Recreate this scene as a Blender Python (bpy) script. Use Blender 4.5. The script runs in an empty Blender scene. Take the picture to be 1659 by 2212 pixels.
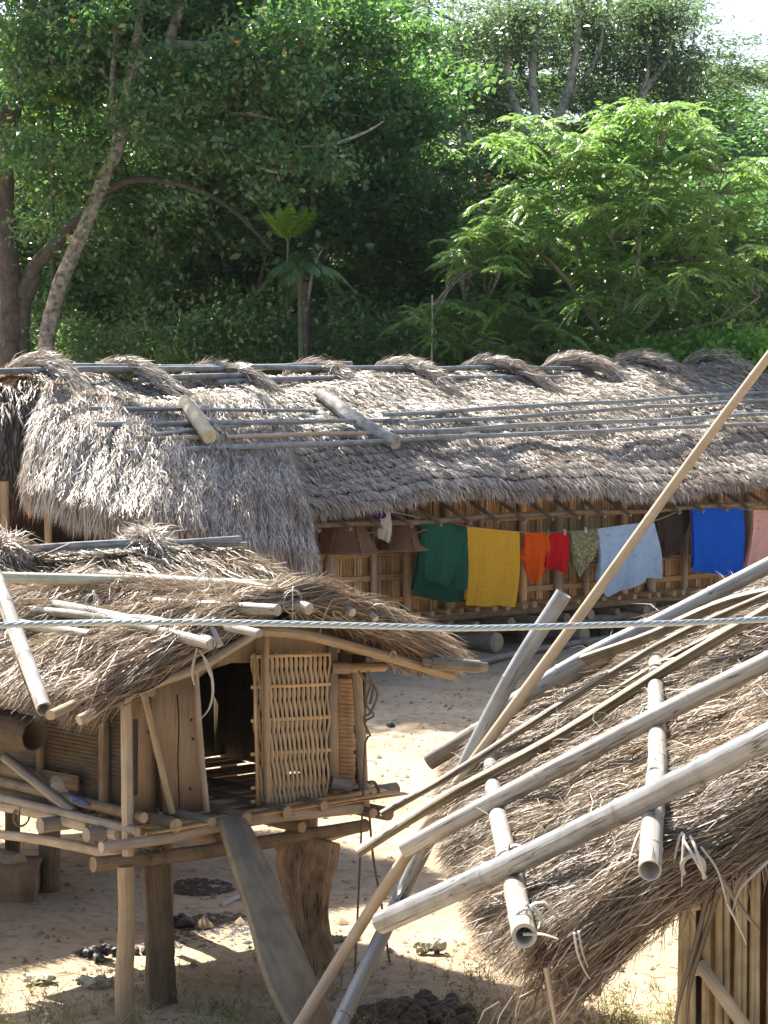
import bpy, math, random
import numpy as np
from mathutils import Vector
R = math.radians
sc = bpy.context.scene
# ------------------------------------------------------------------ camera, sky, sun, exposure
F = 4908.0; CX = 829.5; CY = 1106.0; CAMH = 3.8; TILT = math.atan(256 / F)
cd = bpy.data.cameras.new("camera"); cam = bpy.data.objects.new("camera", cd); sc.collection.objects.link(cam)
cd.sensor_fit = 'VERTICAL'; cd.sensor_height = 36; cd.lens = 36 * F / 2212.0
cd.clip_start = 0.1; cd.clip_end = 2000
cam.location = (0, 0, CAMH); cam.rotation_euler = (math.pi / 2 - TILT, 0, 0)
sc.camera = cam
SUN_EL = R(49); SUN_AZ = R(34)          # azimuth: degrees left of +Y
sund = Vector((-math.sin(SUN_AZ) * math.cos(SUN_EL), math.cos(SUN_AZ) * math.cos(SUN_EL), math.sin(SUN_EL)))
w = bpy.data.worlds.new("World"); sc.world = w; w.use_nodes = True
nt = w.node_tree; bg = nt.nodes['Background']
sky = nt.nodes.new('ShaderNodeTexSky'); sky.sky_type = 'NISHITA'; sky.sun_disc = False
sky.sun_elevation = SUN_EL; sky.sun_rotation = -SUN_AZ; sky.dust_density = 2.5; sky.air_density = 1.0; sky.ozone_density = 1.0
nt.links.new(sky.outputs[0], bg.inputs[0]); bg.inputs[1].default_value = 0.075
sl = bpy.data.lights.new("sun", 'SUN'); sl.energy = 5.0; sl.angle = R(0.55); sl.color = (1.0, 0.94, 0.84)
so = bpy.data.objects.new("sun", sl); sc.collection.objects.link(so)
so.rotation_euler = sund.to_track_quat('Z', 'Y').to_euler(); so.location = (-10, 20, 25)
sc.view_settings.view_transform = 'Standard'; sc.view_settings.look = 'None'
sc.view_settings.exposure = 1.68; sc.view_settings.gamma = 1
sc.cycles.max_bounces = 6; sc.cycles.diffuse_bounces = 3; sc.cycles.glossy_bounces = 2
sc.cycles.transmission_bounces = 4; sc.cycles.transparent_max_bounces = 4
sc.cycles.use_denoising = True
HAZE = .00013

# ------------------------------------------------------------------ geometry helpers
rng = np.random.default_rng(7); random.seed(7)
cT, sT = math.cos(TILT), math.sin(TILT)
def ray(px, py):
    a = (px - CX) / F; b = (CY - py) / F
    return np.array([a, b * sT + cT, b * cT - sT])
def P(px, py, Y):
    d = ray(px, py); return np.array([0, 0, CAMH]) + d * (Y / d[1])
def hit(px, py, p0, n):
    d = ray(px, py); o = np.array([0, 0, CAMH]); n = np.asarray(n, float)
    return o + d * (np.dot(np.asarray(p0) - o, n) / np.dot(d, n))
def G(px, py, z=0.0): return hit(px, py, (0, 0, z), (0, 0, 1))
U = np.array([.76, .65, 0.]); U /= np.linalg.norm(U); V = np.array([-U[1], U[0], 0.]); Z = np.array([0, 0, 1.])

class MB:
    def __init__(s): s.v = []; s.uv = []; s.f4 = []; s.f3 = []; s.n = 0
    def add(s, v, f4=None, f3=None, uv=None):
        v = np.asarray(v, float).reshape(-1, 3)
        s.v.append(v); s.uv.append(np.zeros((len(v), 2)) if uv is None else np.asarray(uv, float).reshape(-1, 2))
        if f4 is not None and len(f4): s.f4.append(np.asarray(f4, int).reshape(-1, 4) + s.n)
        if f3 is not None and len(f3): s.f3.append(np.asarray(f3, int).reshape(-1, 3) + s.n)
        s.n += len(v); return s
    def build(s, name, mat, parent=None, label=None, cat=None, group=None, kind=None, smooth=False, origin=None):
        v = np.concatenate(s.v); uv = np.concatenate(s.uv)
        f4 = np.concatenate(s.f4) if s.f4 else np.zeros((0, 4), int)
        f3 = np.concatenate(s.f3) if s.f3 else np.zeros((0, 3), int)
        if parent is not None:
            off = np.array(parent.get('_o', (0, 0, 0)))
        else:
            off = np.array([v[:, 0].mean(), v[:, 1].mean(), v[:, 2].min()]) if origin is None else np.array(origin)
        me = bpy.data.meshes.new(name)
        me.vertices.add(len(v)); me.vertices.foreach_set('co', (v - off).astype(np.float32).ravel())
        loops = np.concatenate([f4.ravel(), f3.ravel()]).astype(np.int32)
        me.loops.add(len(loops)); me.loops.foreach_set('vertex_index', loops)
        tot = np.concatenate([np.full(len(f4), 4), np.full(len(f3), 3)]).astype(np.int32)
        st = np.concatenate([[0], np.cumsum(tot)[:-1]]).astype(np.int32) if len(tot) else tot
        me.polygons.add(len(tot)); me.polygons.foreach_set('loop_start', st); me.polygons.foreach_set('loop_total', tot)
        if smooth: me.polygons.foreach_set('use_smooth', np.ones(len(tot), bool))
        ul = me.uv_layers.new(name='UVMap'); ul.data.foreach_set('uv', uv[loops].astype(np.float32).ravel())
        me.update(calc_edges=True); me.validate()
        me.materials.append(mat)
        o = bpy.data.objects.new(name, me); sc.collection.objects.link(o)
        if parent is not None: o.parent = parent; o['_o'] = [float(x) for x in off]
        else: o.location = off; o['_o'] = [float(x) for x in off]
        tag(o, label, cat, group, kind); return o
def tag(o, label=None, cat=None, group=None, kind=None):
    if label: o['label'] = label
    if cat: o['category'] = cat
    if group: o['group'] = group
    if kind: o['kind'] = kind
    return o
def thing(name, label, cat, loc, group=None):
    o = bpy.data.objects.new(name, None); sc.collection.objects.link(o); o.empty_display_size = .2
    o.location = loc; o['_o'] = [float(x) for x in loc]; return tag(o, label, cat, group)
def clean():
    for o in sc.objects:
        if '_o' in o: del o['_o']
def copy_tree(root, loc, rotz=0, scale=None, label=None):
    r = root.copy(); sc.collection.objects.link(r); r.location = loc; r.rotation_euler = (0, 0, rotz)
    if scale: r.scale = scale
    if label: r['label'] = label
    for ch in root.children:
        c = ch.copy(); sc.collection.objects.link(c); c.parent = r
        for g in ch.children:
            d = g.copy(); sc.collection.objects.link(d); d.parent = c
    return r
def nrm(a): return a / (np.linalg.norm(a, axis=-1, keepdims=True) + 1e-12)
def resample(pts, n):
    pts = np.asarray(pts, float)
    if len(pts) == 2: t = np.linspace(0, 1, n)[:, None]; return pts[0] * (1 - t) + pts[1] * t
    d = np.concatenate([[0], np.cumsum(np.linalg.norm(np.diff(pts, axis=0), axis=1))])
    u = np.linspace(0, d[-1], n); out = []
    ext = np.vstack([2 * pts[0] - pts[1], pts, 2 * pts[-1] - pts[-2]])
    for x in u:
        i = min(max(np.searchsorted(d, x) - 1, 0), len(pts) - 2); t = (x - d[i]) / (d[i + 1] - d[i] + 1e-12)
        a, b, c, e = ext[i], ext[i + 1], ext[i + 2], ext[i + 3]
        out.append(.5 * (2 * b + (c - a) * t + (2 * a - 5 * b + 4 * c - e) * t * t + (3 * b - a - 3 * c + e) * t ** 3))
    return np.array(out)
def tube(mb, pts, r, n=10, seg=None, jit=0., flute=0., cap=True, nodes=0, wob=0., hollow=0, flat=1.0):
    """r: number or list along the path; nodes: spacing of bamboo nodes; hollow: wall thickness of open ends"""
    pts = np.asarray(pts, float); L = np.linalg.norm(np.diff(pts, axis=0), axis=1).sum()
    if seg is None: seg = max(len(pts), 3 if jit == 0 and wob == 0 and nodes == 0 else int(L / .12) + 3)
    q = resample(pts, seg)
    ts = np.linspace(0, 1, seg)
    if nodes:
        extra = []; x = random.uniform(.3, .9) * nodes
        while x < L - .03:
            for dx in (-.022, -.009, 0, .009, .022): extra.append((x + dx) / L)
            x += nodes * random.uniform(.8, 1.15)
        ne = [e for e in extra if 0 < e < 1]
        ta = np.concatenate([ts, ne]); k = np.concatenate([np.zeros(len(ts)), np.tile([0, 0, 1, 0, 0], len(extra) // 5)[:len(ne)]]) if len(ne) == len(extra) else np.concatenate([np.zeros(len(ts)), np.zeros(len(ne))])
        o = np.argsort(ta); ta = ta[o]; k = k[o]
        qq = np.array([[np.interp(t, ts, q[:, j]) for j in range(3)] for t in ta]); ts = ta; q = qq; seg = len(ts)
    else: k = np.zeros(seg)
    rr = np.interp(ts, np.linspace(0, 1, len(np.atleast_1d(r))), np.atleast_1d(r)) if np.ndim(r) else np.full(seg, float(r))
    rr = rr * (1 + .09 * k)
    if wob: 
        wv = nrm(rng.normal(size=(2, 3))); ph = rng.uniform(0, 6, 2)
        for j in range(2): q = q + np.outer(np.sin(ts * L * (1.3 + 1.5 * j) + ph[j]) * wob / (1 + j), wv[j])
    T = nrm(np.gradient(q, axis=0)); ref = np.array([0, 0, 1.]) if abs(T[:, 2]).mean() < .8 else np.array([1., 0, 0])
    A = nrm(np.cross(T, ref)); B = np.cross(A, T)
    th = np.linspace(0, 2 * np.pi, n + 1); c, s_ = np.cos(th), np.sin(th)
    J = 1 + jit * (rng.normal(size=(seg, n + 1)) * .5 + np.interp(th, np.linspace(0, 2 * np.pi, 7), np.r_[rng.normal(size=6), 0])[None, :] * .6)
    if flute:
        fa = np.zeros(n + 1); fph = rng.uniform(0, 6, 5)
        J = J + flute * sum(np.sin(th * kk + fph[i_] + ts[:, None] * 1.2 * (-1) ** i_) / (1 + .35 * i_) for i_, kk in enumerate((2, 3, 5, 8, 13)))
    J[:, -1] = J[:, 0]
    def ring(rad): return q[:, None, :] + (A[:, None, :] * c[None, :, None] + B[:, None, :] * s_[None, :, None] * flat) * (rad[:, None] * J)[:, :, None]
    v = ring(rr); m = n + 1
    ll = np.concatenate([[0], np.cumsum(np.linalg.norm(np.diff(q, axis=0), axis=1))])
    ro = random.random() * 50
    uv = np.stack([np.broadcast_to(th[None] * rr.mean() + ro, (seg, m)), np.broadcast_to(ll[:, None] + ro, (seg, m))], -1)
    i = np.arange(seg - 1)[:, None] * m + np.arange(n)[None]
    f = np.stack([i, i + 1, i + m + 1, i + m], -1).reshape(-1, 4)
    mb.add(v, f, uv=uv)
    if hollow:
        for e in (0, -1):
            sgn = 1 if e == 0 else -1
            o_ = v[e]; inn = q[e] + (o_ - q[e]) * (1 - hollow / rr[e]); deep = inn + T[e] * sgn * .4
            cen = q[e] + T[e] * sgn * .4
            vv = np.concatenate([o_, inn, deep, [cen]])
            j = np.arange(n)
            ff = np.concatenate([np.stack([j, j + 1, j + m + 1, j + m], -1), np.stack([j + m, j + m + 1, j + 2 * m + 1, j + 2 * m], -1)])
            f3 = np.stack([j + 2 * m, j + 2 * m + 1, np.full(n, 3 * m)], -1)
            mb.add(vv, ff, f3, uv=np.tile([[ro, ro + .01]], (len(vv), 1)) + rng.uniform(0, .01, (len(vv), 2)))
    elif cap:
        for e in (0, -1):
            j = np.arange(n); vv = np.concatenate([v[e], [q[e]]])
            mb.add(vv, None, np.stack([j, j + 1, np.full(n, m)], -1), uv=(vv - q[e])[:, :2] + ro)
    return mb
def box(mb, a, b, wid, thk, up=(0, 0, 1), wid2=None, nseg=1, jit=0., taper=1.):
    """plank from a to b, width wid across, thickness thk along 'up'-ish normal"""
    a = np.asarray(a, float); b = np.asarray(b, float); T = nrm(b - a); up = np.asarray(up, float)
    S = nrm(np.cross(T, up)); N = np.cross(S, T); L = np.linalg.norm(b - a)
    m = nseg + 1; t = np.linspace(0, 1, m); c = a + (b - a) * t[:, None]
    w1 = np.linspace(wid, wid2 if wid2 is not None else wid, m) / 2
    jl = 1 + jit * rng.normal(size=m); jr = 1 + jit * rng.normal(size=m)
    cor = [(-1, -1), (1, -1), (1, 1), (-1, 1)]; v = []; uv = []; ro = random.random() * 30
    for x, y in cor:
        v.append(c + S * (x * w1 * (jl if x < 0 else jr))[:, None] + N * (y * thk / 2)); uv.append(np.stack([np.full(m, x * wid / 2 + y * thk / 2 + ro), t * L + ro], -1))
    v = np.stack(v, 1); uv = np.stack(uv, 1)
    f = []
    for i in range(nseg):
        for k in range(4): f.append([i * 4 + k, i * 4 + (k + 1) % 4, i * 4 + 4 + (k + 1) % 4, i * 4 + 4 + k])
    f.append([3, 2, 1, 0]); f.append([nseg * 4 + k for k in range(4)])
    mb.add(v, f, uv=uv); return mb
def prism(mb, poly, nv, thk):
    """flat outline (3d points, coplanar) given thickness along nv"""
    p = np.asarray(poly, float); nv = nrm(np.asarray(nv, float)); n = len(p); c = p.mean(0)
    v = np.concatenate([p, p + nv * thk, [c], [c + nv * thk]])
    j = np.arange(n); k = (j + 1) % n
    uv = np.stack([(v @ nrm(np.cross(nv, Z) + 1e-6)), v[:, 2]], -1)
    mb.add(v, np.stack([j, k, k + n, j + n], -1), np.concatenate([np.stack([k, j, np.full(n, 2 * n)], -1), np.stack([j + n, k + n, np.full(n, 2 * n + 1)], -1)]), uv=uv)
    return mb
def blades(mb, p0, d, nm, L, W, yaw=.15, lift=.06, lift_sd=.08, droop=0., roll=.6):
    N = len(p0); d = nrm(d); nm = nrm(nm); side = nrm(np.cross(nm, d))
    y = rng.normal(0, yaw, N)[:, None]; li = rng.normal(lift, lift_sd, N)[:, None]
    dd = nrm(d * np.cos(y) + side * np.sin(y) + nm * li)
    s = nrm(np.cross(nm, dd)); n2 = np.cross(dd, s); ro = rng.normal(0, roll, N)[:, None]
    s = s * np.cos(ro) + n2 * np.sin(ro)
    L = np.broadcast_to(L, N)[:, None] * rng.uniform(.6, 1.25, N)[:, None]; W = np.broadcast_to(W, N)[:, None] * rng.uniform(.5, 1.5, N)[:, None]
    bend = rng.normal(0, .06, (N, 3)) * L
    p1 = p0 + dd * L * .5 + bend; p2 = p0 + dd * L - Z * (droop * L) - bend * .5
    v = np.stack([p0 - s * W / 2, p0 + s * W / 2, p1 + s * W * .45, p1 - s * W * .45, p2], 1)
    i = np.arange(N)[:, None] * 5
    mb.add(v, i + np.array([0, 1, 2, 3]), i + np.array([3, 2, 4]), uv=np.tile([[0, 0], [1, 0], [1, .5], [0, .5], [.5, 1]], (N, 1)))
def surf_frame(S, a, b, e=1e-3):
    p = S(a, b); da = (S(a + e, b) - p) / e; db = (S(a, b + e) - p) / e
    n = nrm(np.cross(da, db)); n = np.where(n[:, 2:3] < 0, -n, n); return p, nrm(db), n
def grid(mb, S, na, nb, a0=0, a1=1, b0=0, b1=1, noise=0., off=0.):
    A, B = np.meshgrid(np.linspace(a0, a1, na), np.linspace(b0, b1, nb), indexing='ij')
    p, d, n = surf_frame(S, A.ravel(), B.ravel()); p = p + n * (off + rng.normal(0, noise, len(p))[:, None] if noise else off)
    i = (np.arange(na - 1)[:, None] * nb + np.arange(nb - 1)[None]).ravel()
    mb.add(p, np.stack([i, i + 1, i + nb + 1, i + nb], -1), uv=np.stack([A.ravel() * 10, B.ravel() * 4], -1)); return mb
def leaves(mb, c, size, asp=.5, up=.5, sizesd=.25):
    N = len(c); d = nrm(rng.normal(size=(N, 3))); n = nrm(rng.normal(size=(N, 3)) + np.array([0, 0, up * 2]))
    d = nrm(d - n * (d * n).sum(1, keepdims=True)); s = np.cross(n, d)
    l = (size * np.clip(rng.normal(1, sizesd, N), .4, 1.8))[:, None]
    f = n * l * .12
    v = np.stack([c - d * l / 2, c + s * l * asp / 2 + f, c + d * l / 2, c - s * l * asp / 2 + f], 1)
    i = np.arange(N)[:, None] * 4
    mb.add(v, i + np.array([0, 1, 2, 3]))
def jitter(n, s): return rng.normal(0, s, (n, 3))

# ------------------------------------------------------------------ materials
def new_mat(name):
    m = bpy.data.materials.new(name); m.use_nodes = True; return m, m.node_tree, m.node_tree.nodes['Principled BSDF']
def ramp(nt, stops):
    r = nt.nodes.new('ShaderNodeValToRGB'); e = r.color_ramp.elements
    while len(e) < len(stops): e.new(.5)
    for x, (p, c) in zip(e, stops): x.position = p; x.color = (*c, 1)
    return r
def straw_mat(name, stops, rough=.5, spec=.5, trans=.0, patch=None):
    m, nt, b = new_mat(name); g = nt.nodes.new('ShaderNodeNewGeometry'); r = ramp(nt, stops)
    nt.links.new(g.outputs['Random Per Island'], r.inputs[0])
    col = r.outputs[0]
    tc = nt.nodes.new('ShaderNodeTexCoord'); no = nt.nodes.new('ShaderNodeTexNoise'); no.inputs['Scale'].default_value = 1.1; no.inputs['Detail'].default_value = 5
    nt.links.new(tc.outputs['Object'], no.inputs['Vector'])
    r2 = ramp(nt, [(.32, (patch or (.62, .55, .5))), (.6, (1, 1, 1))]); nt.links.new(no.outputs[0], r2.inputs[0])
    mx = nt.nodes.new('ShaderNodeMix'); mx.data_type = 'RGBA'; mx.blend_type = 'MULTIPLY'; mx.inputs[0].default_value = 1
    nt.links.new(col, mx.inputs[6]); nt.links.new(r2.outputs[0], mx.inputs[7])
    nt.links.new(mx.outputs[2], b.inputs['Base Color'])
    b.inputs['Roughness'].default_value = rough; b.inputs['Specular IOR Level'].default_value = spec
    if trans: trans_mix(nt, b, mx.outputs[2], trans)
    return m
def trans_mix(nt, b, col, k):
    t = nt.nodes.new('ShaderNodeBsdfTranslucent'); mi = nt.nodes.new('ShaderNodeMixShader'); mi.inputs[0].default_value = k
    nt.links.new(col, t.inputs[0]); nt.links.new(b.outputs[0], mi.inputs[1]); nt.links.new(t.outputs[0], mi.inputs[2])
    nt.links.new(mi.outputs[0], nt.nodes['Material Output'].inputs[0])
def leaf_mat(name, stops, tcol, k=.35, rough=.38, spec=.6):
    m, nt, b = new_mat(name); g = nt.nodes.new('ShaderNodeNewGeometry'); r = ramp(nt, stops)
    nt.links.new(g.outputs['Random Per Island'], r.inputs[0]); nt.links.new(r.outputs[0], b.inputs['Base Color'])
    b.inputs['Roughness'].default_value = rough; b.inputs['Specular IOR Level'].default_value = spec
    mx = nt.nodes.new('ShaderNodeMix'); mx.data_type = 'RGBA'; mx.blend_type = 'MIX'; mx.inputs[0].default_value = .7
    nt.links.new(r.outputs[0], mx.inputs[6]); mx.inputs[7].default_value = (*tcol, 1)
    trans_mix(nt, b, mx.outputs[2], k); return m
def wood_mat(name, c1, c2, c3=None, gu=90, gv=4, rough=.65, bump=.3, stain=.5, spec=.4, crack=0):
    m, nt, b = new_mat(name); tc = nt.nodes.new('ShaderNodeTexCoord'); mp = nt.nodes.new('ShaderNodeMapping'); mp.inputs['Scale'].default_value = (gu, gv, 1)
    nt.links.new(tc.outputs['UV'], mp.inputs[0]); no = nt.nodes.new('ShaderNodeTexNoise'); no.inputs['Detail'].default_value = 8; no.inputs['Roughness'].default_value = .65; no.inputs['Scale'].default_value = 1
    nt.links.new(mp.outputs[0], no.inputs['Vector'])
    r = ramp(nt, [(.3, c1), (.68, c2)]); nt.links.new(no.outputs[0], r.inputs[0])
    n2 = nt.nodes.new('ShaderNodeTexNoise'); n2.inputs['Scale'].default_value = 7; n2.inputs['Detail'].default_value = 7; nt.links.new(tc.outputs['Object'], n2.inputs['Vector'])
    c3 = c3 or tuple(x * .55 for x in c1)
    r2 = ramp(nt, [(.45, (0, 0, 0)), (.7, (1, 1, 1))]); nt.links.new(n2.outputs[0], r2.inputs[0])
    mu = nt.nodes.new('ShaderNodeMath'); mu.operation = 'MULTIPLY'; mu.inputs[1].default_value = stain; nt.links.new(r2.outputs[0], mu.inputs[0])
    mx = nt.nodes.new('ShaderNodeMix'); mx.data_type = 'RGBA'; nt.links.new(mu.outputs[0], mx.inputs[0]); nt.links.new(r.outputs[0], mx.inputs[6]); mx.inputs[7].default_value = (*c3, 1)
    out = mx.outputs[2]
    if crack:
        m3 = nt.nodes.new('ShaderNodeMapping'); m3.inputs['Scale'].default_value = (crack, .7, 1); nt.links.new(tc.outputs['UV'], m3.inputs[0])
        n3 = nt.nodes.new('ShaderNodeTexNoise'); n3.inputs['Detail'].default_value = 3; n3.inputs['Scale'].default_value = 1; nt.links.new(m3.outputs[0], n3.inputs['Vector'])
        r3 = ramp(nt, [(.488, (1, 1, 1)), (.5, (.12, .09, .06)), (.512, (1, 1, 1))]); nt.links.new(n3.outputs[0], r3.inputs[0])
        m4 = nt.nodes.new('ShaderNodeMix'); m4.data_type = 'RGBA'; m4.blend_type = 'MULTIPLY'; m4.inputs[0].default_value = 1; nt.links.new(out, m4.inputs[6]); nt.links.new(r3.outputs[0], m4.inputs[7]); out = m4.outputs[2]
    nt.links.new(out, b.inputs['Base Color'])
    b.inputs['Roughness'].default_value = rough; b.inputs['Specular IOR Level'].default_value = spec
    bp = nt.nodes.new('ShaderNodeBump'); bp.inputs['Strength'].default_value = bump; bp.inputs['Distance'].default_value = .02
    nt.links.new(no.outputs[0], bp.inputs['Height']); nt.links.new(bp.outputs[0], b.inputs['Normal'])
    return m
def cloth_mat(name, col, k=.25, floral=False):
    m, nt, b = new_mat(name); tc = nt.nodes.new('ShaderNodeTexCoord'); no = nt.nodes.new('ShaderNodeTexNoise'); no.inputs['Scale'].default_value = 90 if not floral else 30; no.inputs['Detail'].default_value = 4
    nt.links.new(tc.outputs['Object'], no.inputs['Vector'])
    if floral:
        vo = nt.nodes.new('ShaderNodeTexVoronoi'); vo.inputs['Scale'].default_value = 26; nt.links.new(tc.outputs['Object'], vo.inputs['Vector'])
        r = ramp(nt, [(.0, (.5, .16, .16)), (.12, (.62, .5, .42)), (.3, (.36, .36, .2)), (.6, (.20, .22, .12))]); nt.links.new(vo.outputs['Distance'], r.inputs[0])
    else:
        r = ramp(nt, [(.3, tuple(x * .80 for x in col)), (.7, tuple(min(1, x * 1.1) for x in col))]); nt.links.new(no.outputs[0], r.inputs[0])
    nt.links.new(r.outputs[0], b.inputs['Base Color']); b.inputs['Roughness'].default_value = .9; b.inputs['Specular IOR Level'].default_value = .15
    n5 = nt.nodes.new('ShaderNodeTexNoise'); n5.inputs['Scale'].default_value = 9; n5.inputs['Detail'].default_value = 6; n5.inputs['Distortion'].default_value = 1.2; nt.links.new(tc.outputs['Object'], n5.inputs['Vector'])
    bp = nt.nodes.new('ShaderNodeBump'); bp.inputs['Strength'].default_value = 1.0; bp.inputs['Distance'].default_value = .07; nt.links.new(n5.outputs[0], bp.inputs['Height']); nt.links.new(bp.outputs[0], b.inputs['Normal'])
    trans_mix(nt, b, r.outputs[0], k); return m
def ground_mat():
    m, nt, b = new_mat('yard_soil'); tc = nt.nodes.new('ShaderNodeTexCoord')
    def noise(s, d=6, r=.6):
        n = nt.nodes.new('ShaderNodeTexNoise'); n.inputs['Scale'].default_value = s; n.inputs['Detail'].default_value = d; n.inputs['Roughness'].default_value = r
        nt.links.new(tc.outputs['Object'], n.inputs['Vector']); return n
    a = noise(.8, 8); r = ramp(nt, [(.3, (.37, .27, .175)), (.5, (.48, .375, .257)), (.72, (.57, .465, .34))]); nt.links.new(a.outputs[0], r.inputs[0])
    c = noise(9, 8, .7); r2 = ramp(nt, [(.36, (.5, .42, .36)), (.5, (1, 1, 1))]); nt.links.new(c.outputs[0], r2.inputs[0])
    mx = nt.nodes.new('ShaderNodeMix'); mx.data_type = 'RGBA'; mx.blend_type = 'MULTIPLY'; mx.inputs[0].default_value = .6
    nt.links.new(r.outputs[0], mx.inputs[6]); nt.links.new(r2.outputs[0], mx.inputs[7]); nt.links.new(mx.outputs[2], b.inputs['Base Color'])
    b.inputs['Roughness'].default_value = .95; b.inputs['Specular IOR Level'].default_value = .1
    d = noise(22, 12, .8); bp = nt.nodes.new('ShaderNodeBump'); bp.inputs['Strength'].default_value = .7; bp.inputs['Distance'].default_value = .035
    nt.links.new(d.outputs[0], bp.inputs['Height']); nt.links.new(bp.outputs[0], b.inputs['Normal']); return m

M_ground = ground_mat()
M_thatch = straw_mat('weathered_thatch', [(0, (.20, .155, .12)), (.3, (.42, .36, .30)), (.7, (.62, .57, .50)), (1, (.80, .77, .71))], rough=.40, spec=.6, trans=.2, patch=(.72, .65, .6))
M_thatch_near = straw_mat('near_thatch', [(0, (.08, .055, .035)), (.3, (.21, .15, .095)), (.7, (.38, .285, .19)), (.93, (.54, .44, .33)), (1, (.68, .60, .50))], rough=.5, spec=.35, trans=.12, patch=(.52, .55, .60))
M_thatch_gran = straw_mat('brown_thatch', [(0, (.13, .09, .055)), (.35, (.31, .235, .16)), (.75, (.50, .41, .30)), (1, (.72, .65, .54))], rough=.45, spec=.45, trans=.15)
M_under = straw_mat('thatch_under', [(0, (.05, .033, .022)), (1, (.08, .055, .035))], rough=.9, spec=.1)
M_bamboo = wood_mat('grey_bamboo', (.19, .20, .205), (.33, .345, .345), (.10, .085, .065), gu=60, gv=1.6, rough=.36, bump=.12, stain=.6, crack=20, spec=.55)
M_bamboo_lt = wood_mat('pale_bamboo', (.27, .25, .21), (.48, .45, .39), (.17, .145, .11), gu=60, gv=1.6, rough=.38, bump=.12, stain=.6, crack=20, spec=.5)
M_bamboo_dk = wood_mat('dark_bamboo', (.13, .105, .075), (.30, .26, .20), (.05, .04, .03), crack=25, gu=160, gv=2.5, rough=.5, bump=.3, stain=.6)
M_bamboo_tan = wood_mat('tan_bamboo', (.34, .25, .16), (.52, .42, .30), (.24, .16, .09), gu=160, gv=2.5, rough=.42, bump=.1, stain=.3)
M_pole = wood_mat('weathered_pole', (.17, .14, .11), (.34, .30, .25), (.12, .09, .06), gu=130, gv=3, rough=.6, bump=.35, stain=.5)
M_log = wood_mat('brown_log', (.15, .105, .065), (.31, .23, .15), (.09, .06, .04), gu=110, gv=4, rough=.75, bump=.6, stain=.6)
M_log_gold = wood_mat('golden_log', (.27, .19, .11), (.47, .36, .22), (.18, .11, .05), gu=110, gv=4, rough=.6, bump=.4, stain=.35)
M_stump = wood_mat('stump_wood', (.17, .11, .065), (.38, .27, .17), (.06, .035, .02), gu=60, gv=9, rough=.85, bump=1.0, stain=.6, crack=16)
M_plank = wood_mat('ramp_wood', (.20, .165, .11), (.33, .28, .195), (.13, .10, .07), gu=30, gv=3.5, rough=.85, bump=.7, stain=.6)
M_board = wood_mat('wall_board', (.25, .17, .10), (.42, .30, .18), (.20, .125, .06), gu=70, gv=3.5, rough=.75, bump=.3, stain=.4)
M_postdk = wood_mat('dark_post', (.10, .07, .045), (.22, .16, .10), (.05, .035, .02), gu=55, gv=3, rough=.85, bump=.8, stain=.5)
M_postlt = wood_mat('pale_post', (.28, .22, .155), (.48, .40, .30), (.22, .16, .10), gu=70, gv=3, rough=.7, bump=.5, stain=.4)
M_mat = wood_mat('woven_mat', (.38, .215, .095), (.62, .40, .20), (.22, .115, .05), gu=45, gv=10, rough=.55, bump=.4, stain=.5)
M_slat = wood_mat('wall_slat', (.46, .28, .13), (.72, .50, .27), (.28, .16, .075), gu=120, gv=4, rough=.45, bump=.2, stain=.35)
M_cut = wood_mat('cut_end', (.28, .20, .12), (.46, .35, .22), (.30, .21, .12), gu=60, gv=60, rough=.8, bump=.3, stain=.3)
M_basket = wood_mat('smoked_basket', (.11, .05, .025), (.24, .12, .055), (.06, .03, .015), gu=70, gv=60, rough=.5, bump=.8, stain=.4)
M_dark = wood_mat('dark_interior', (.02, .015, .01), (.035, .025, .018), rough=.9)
M_rope = wood_mat('hemp_rope', (.16, .13, .09), (.28, .23, .16), gu=300, gv=200, rough=.9, bump=.8)
M_tie = wood_mat('leaf_tie', (.40, .38, .33), (.60, .58, .52), gu=200, gv=4, rough=.45, bump=.2, stain=.2)
M_bark = wood_mat('mottled_bark', (.09, .08, .065), (.42, .40, .36), (.035, .03, .022), gu=7, gv=7, rough=.85, bump=1.0, stain=.95)
M_barkdk = wood_mat('dark_bark', (.04, .036, .030), (.12, .105, .09), (.02, .017, .014), gu=12, gv=4, rough=.9, bump=1.0, stain=.5)
M_barkpale = wood_mat('pale_bark', (.30, .27, .23), (.55, .51, .46), (.18, .15, .12), gu=8, gv=5, rough=.8, bump=.5, stain=.5)
M_clay = wood_mat('clay_block', (.20, .13, .08), (.34, .24, .15), (.12, .08, .05), gu=9, gv=9, rough=.95, bump=1.0)
M_dung = wood_mat('dung', (.018, .016, .015), (.06, .052, .045), gu=30, gv=30, rough=.42, bump=.8, stain=.3)
M_compost = wood_mat('dry_dung', (.045, .03, .02), (.14, .095, .06), gu=30, gv=30, rough=.8, bump=1.0, stain=.3)
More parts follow.
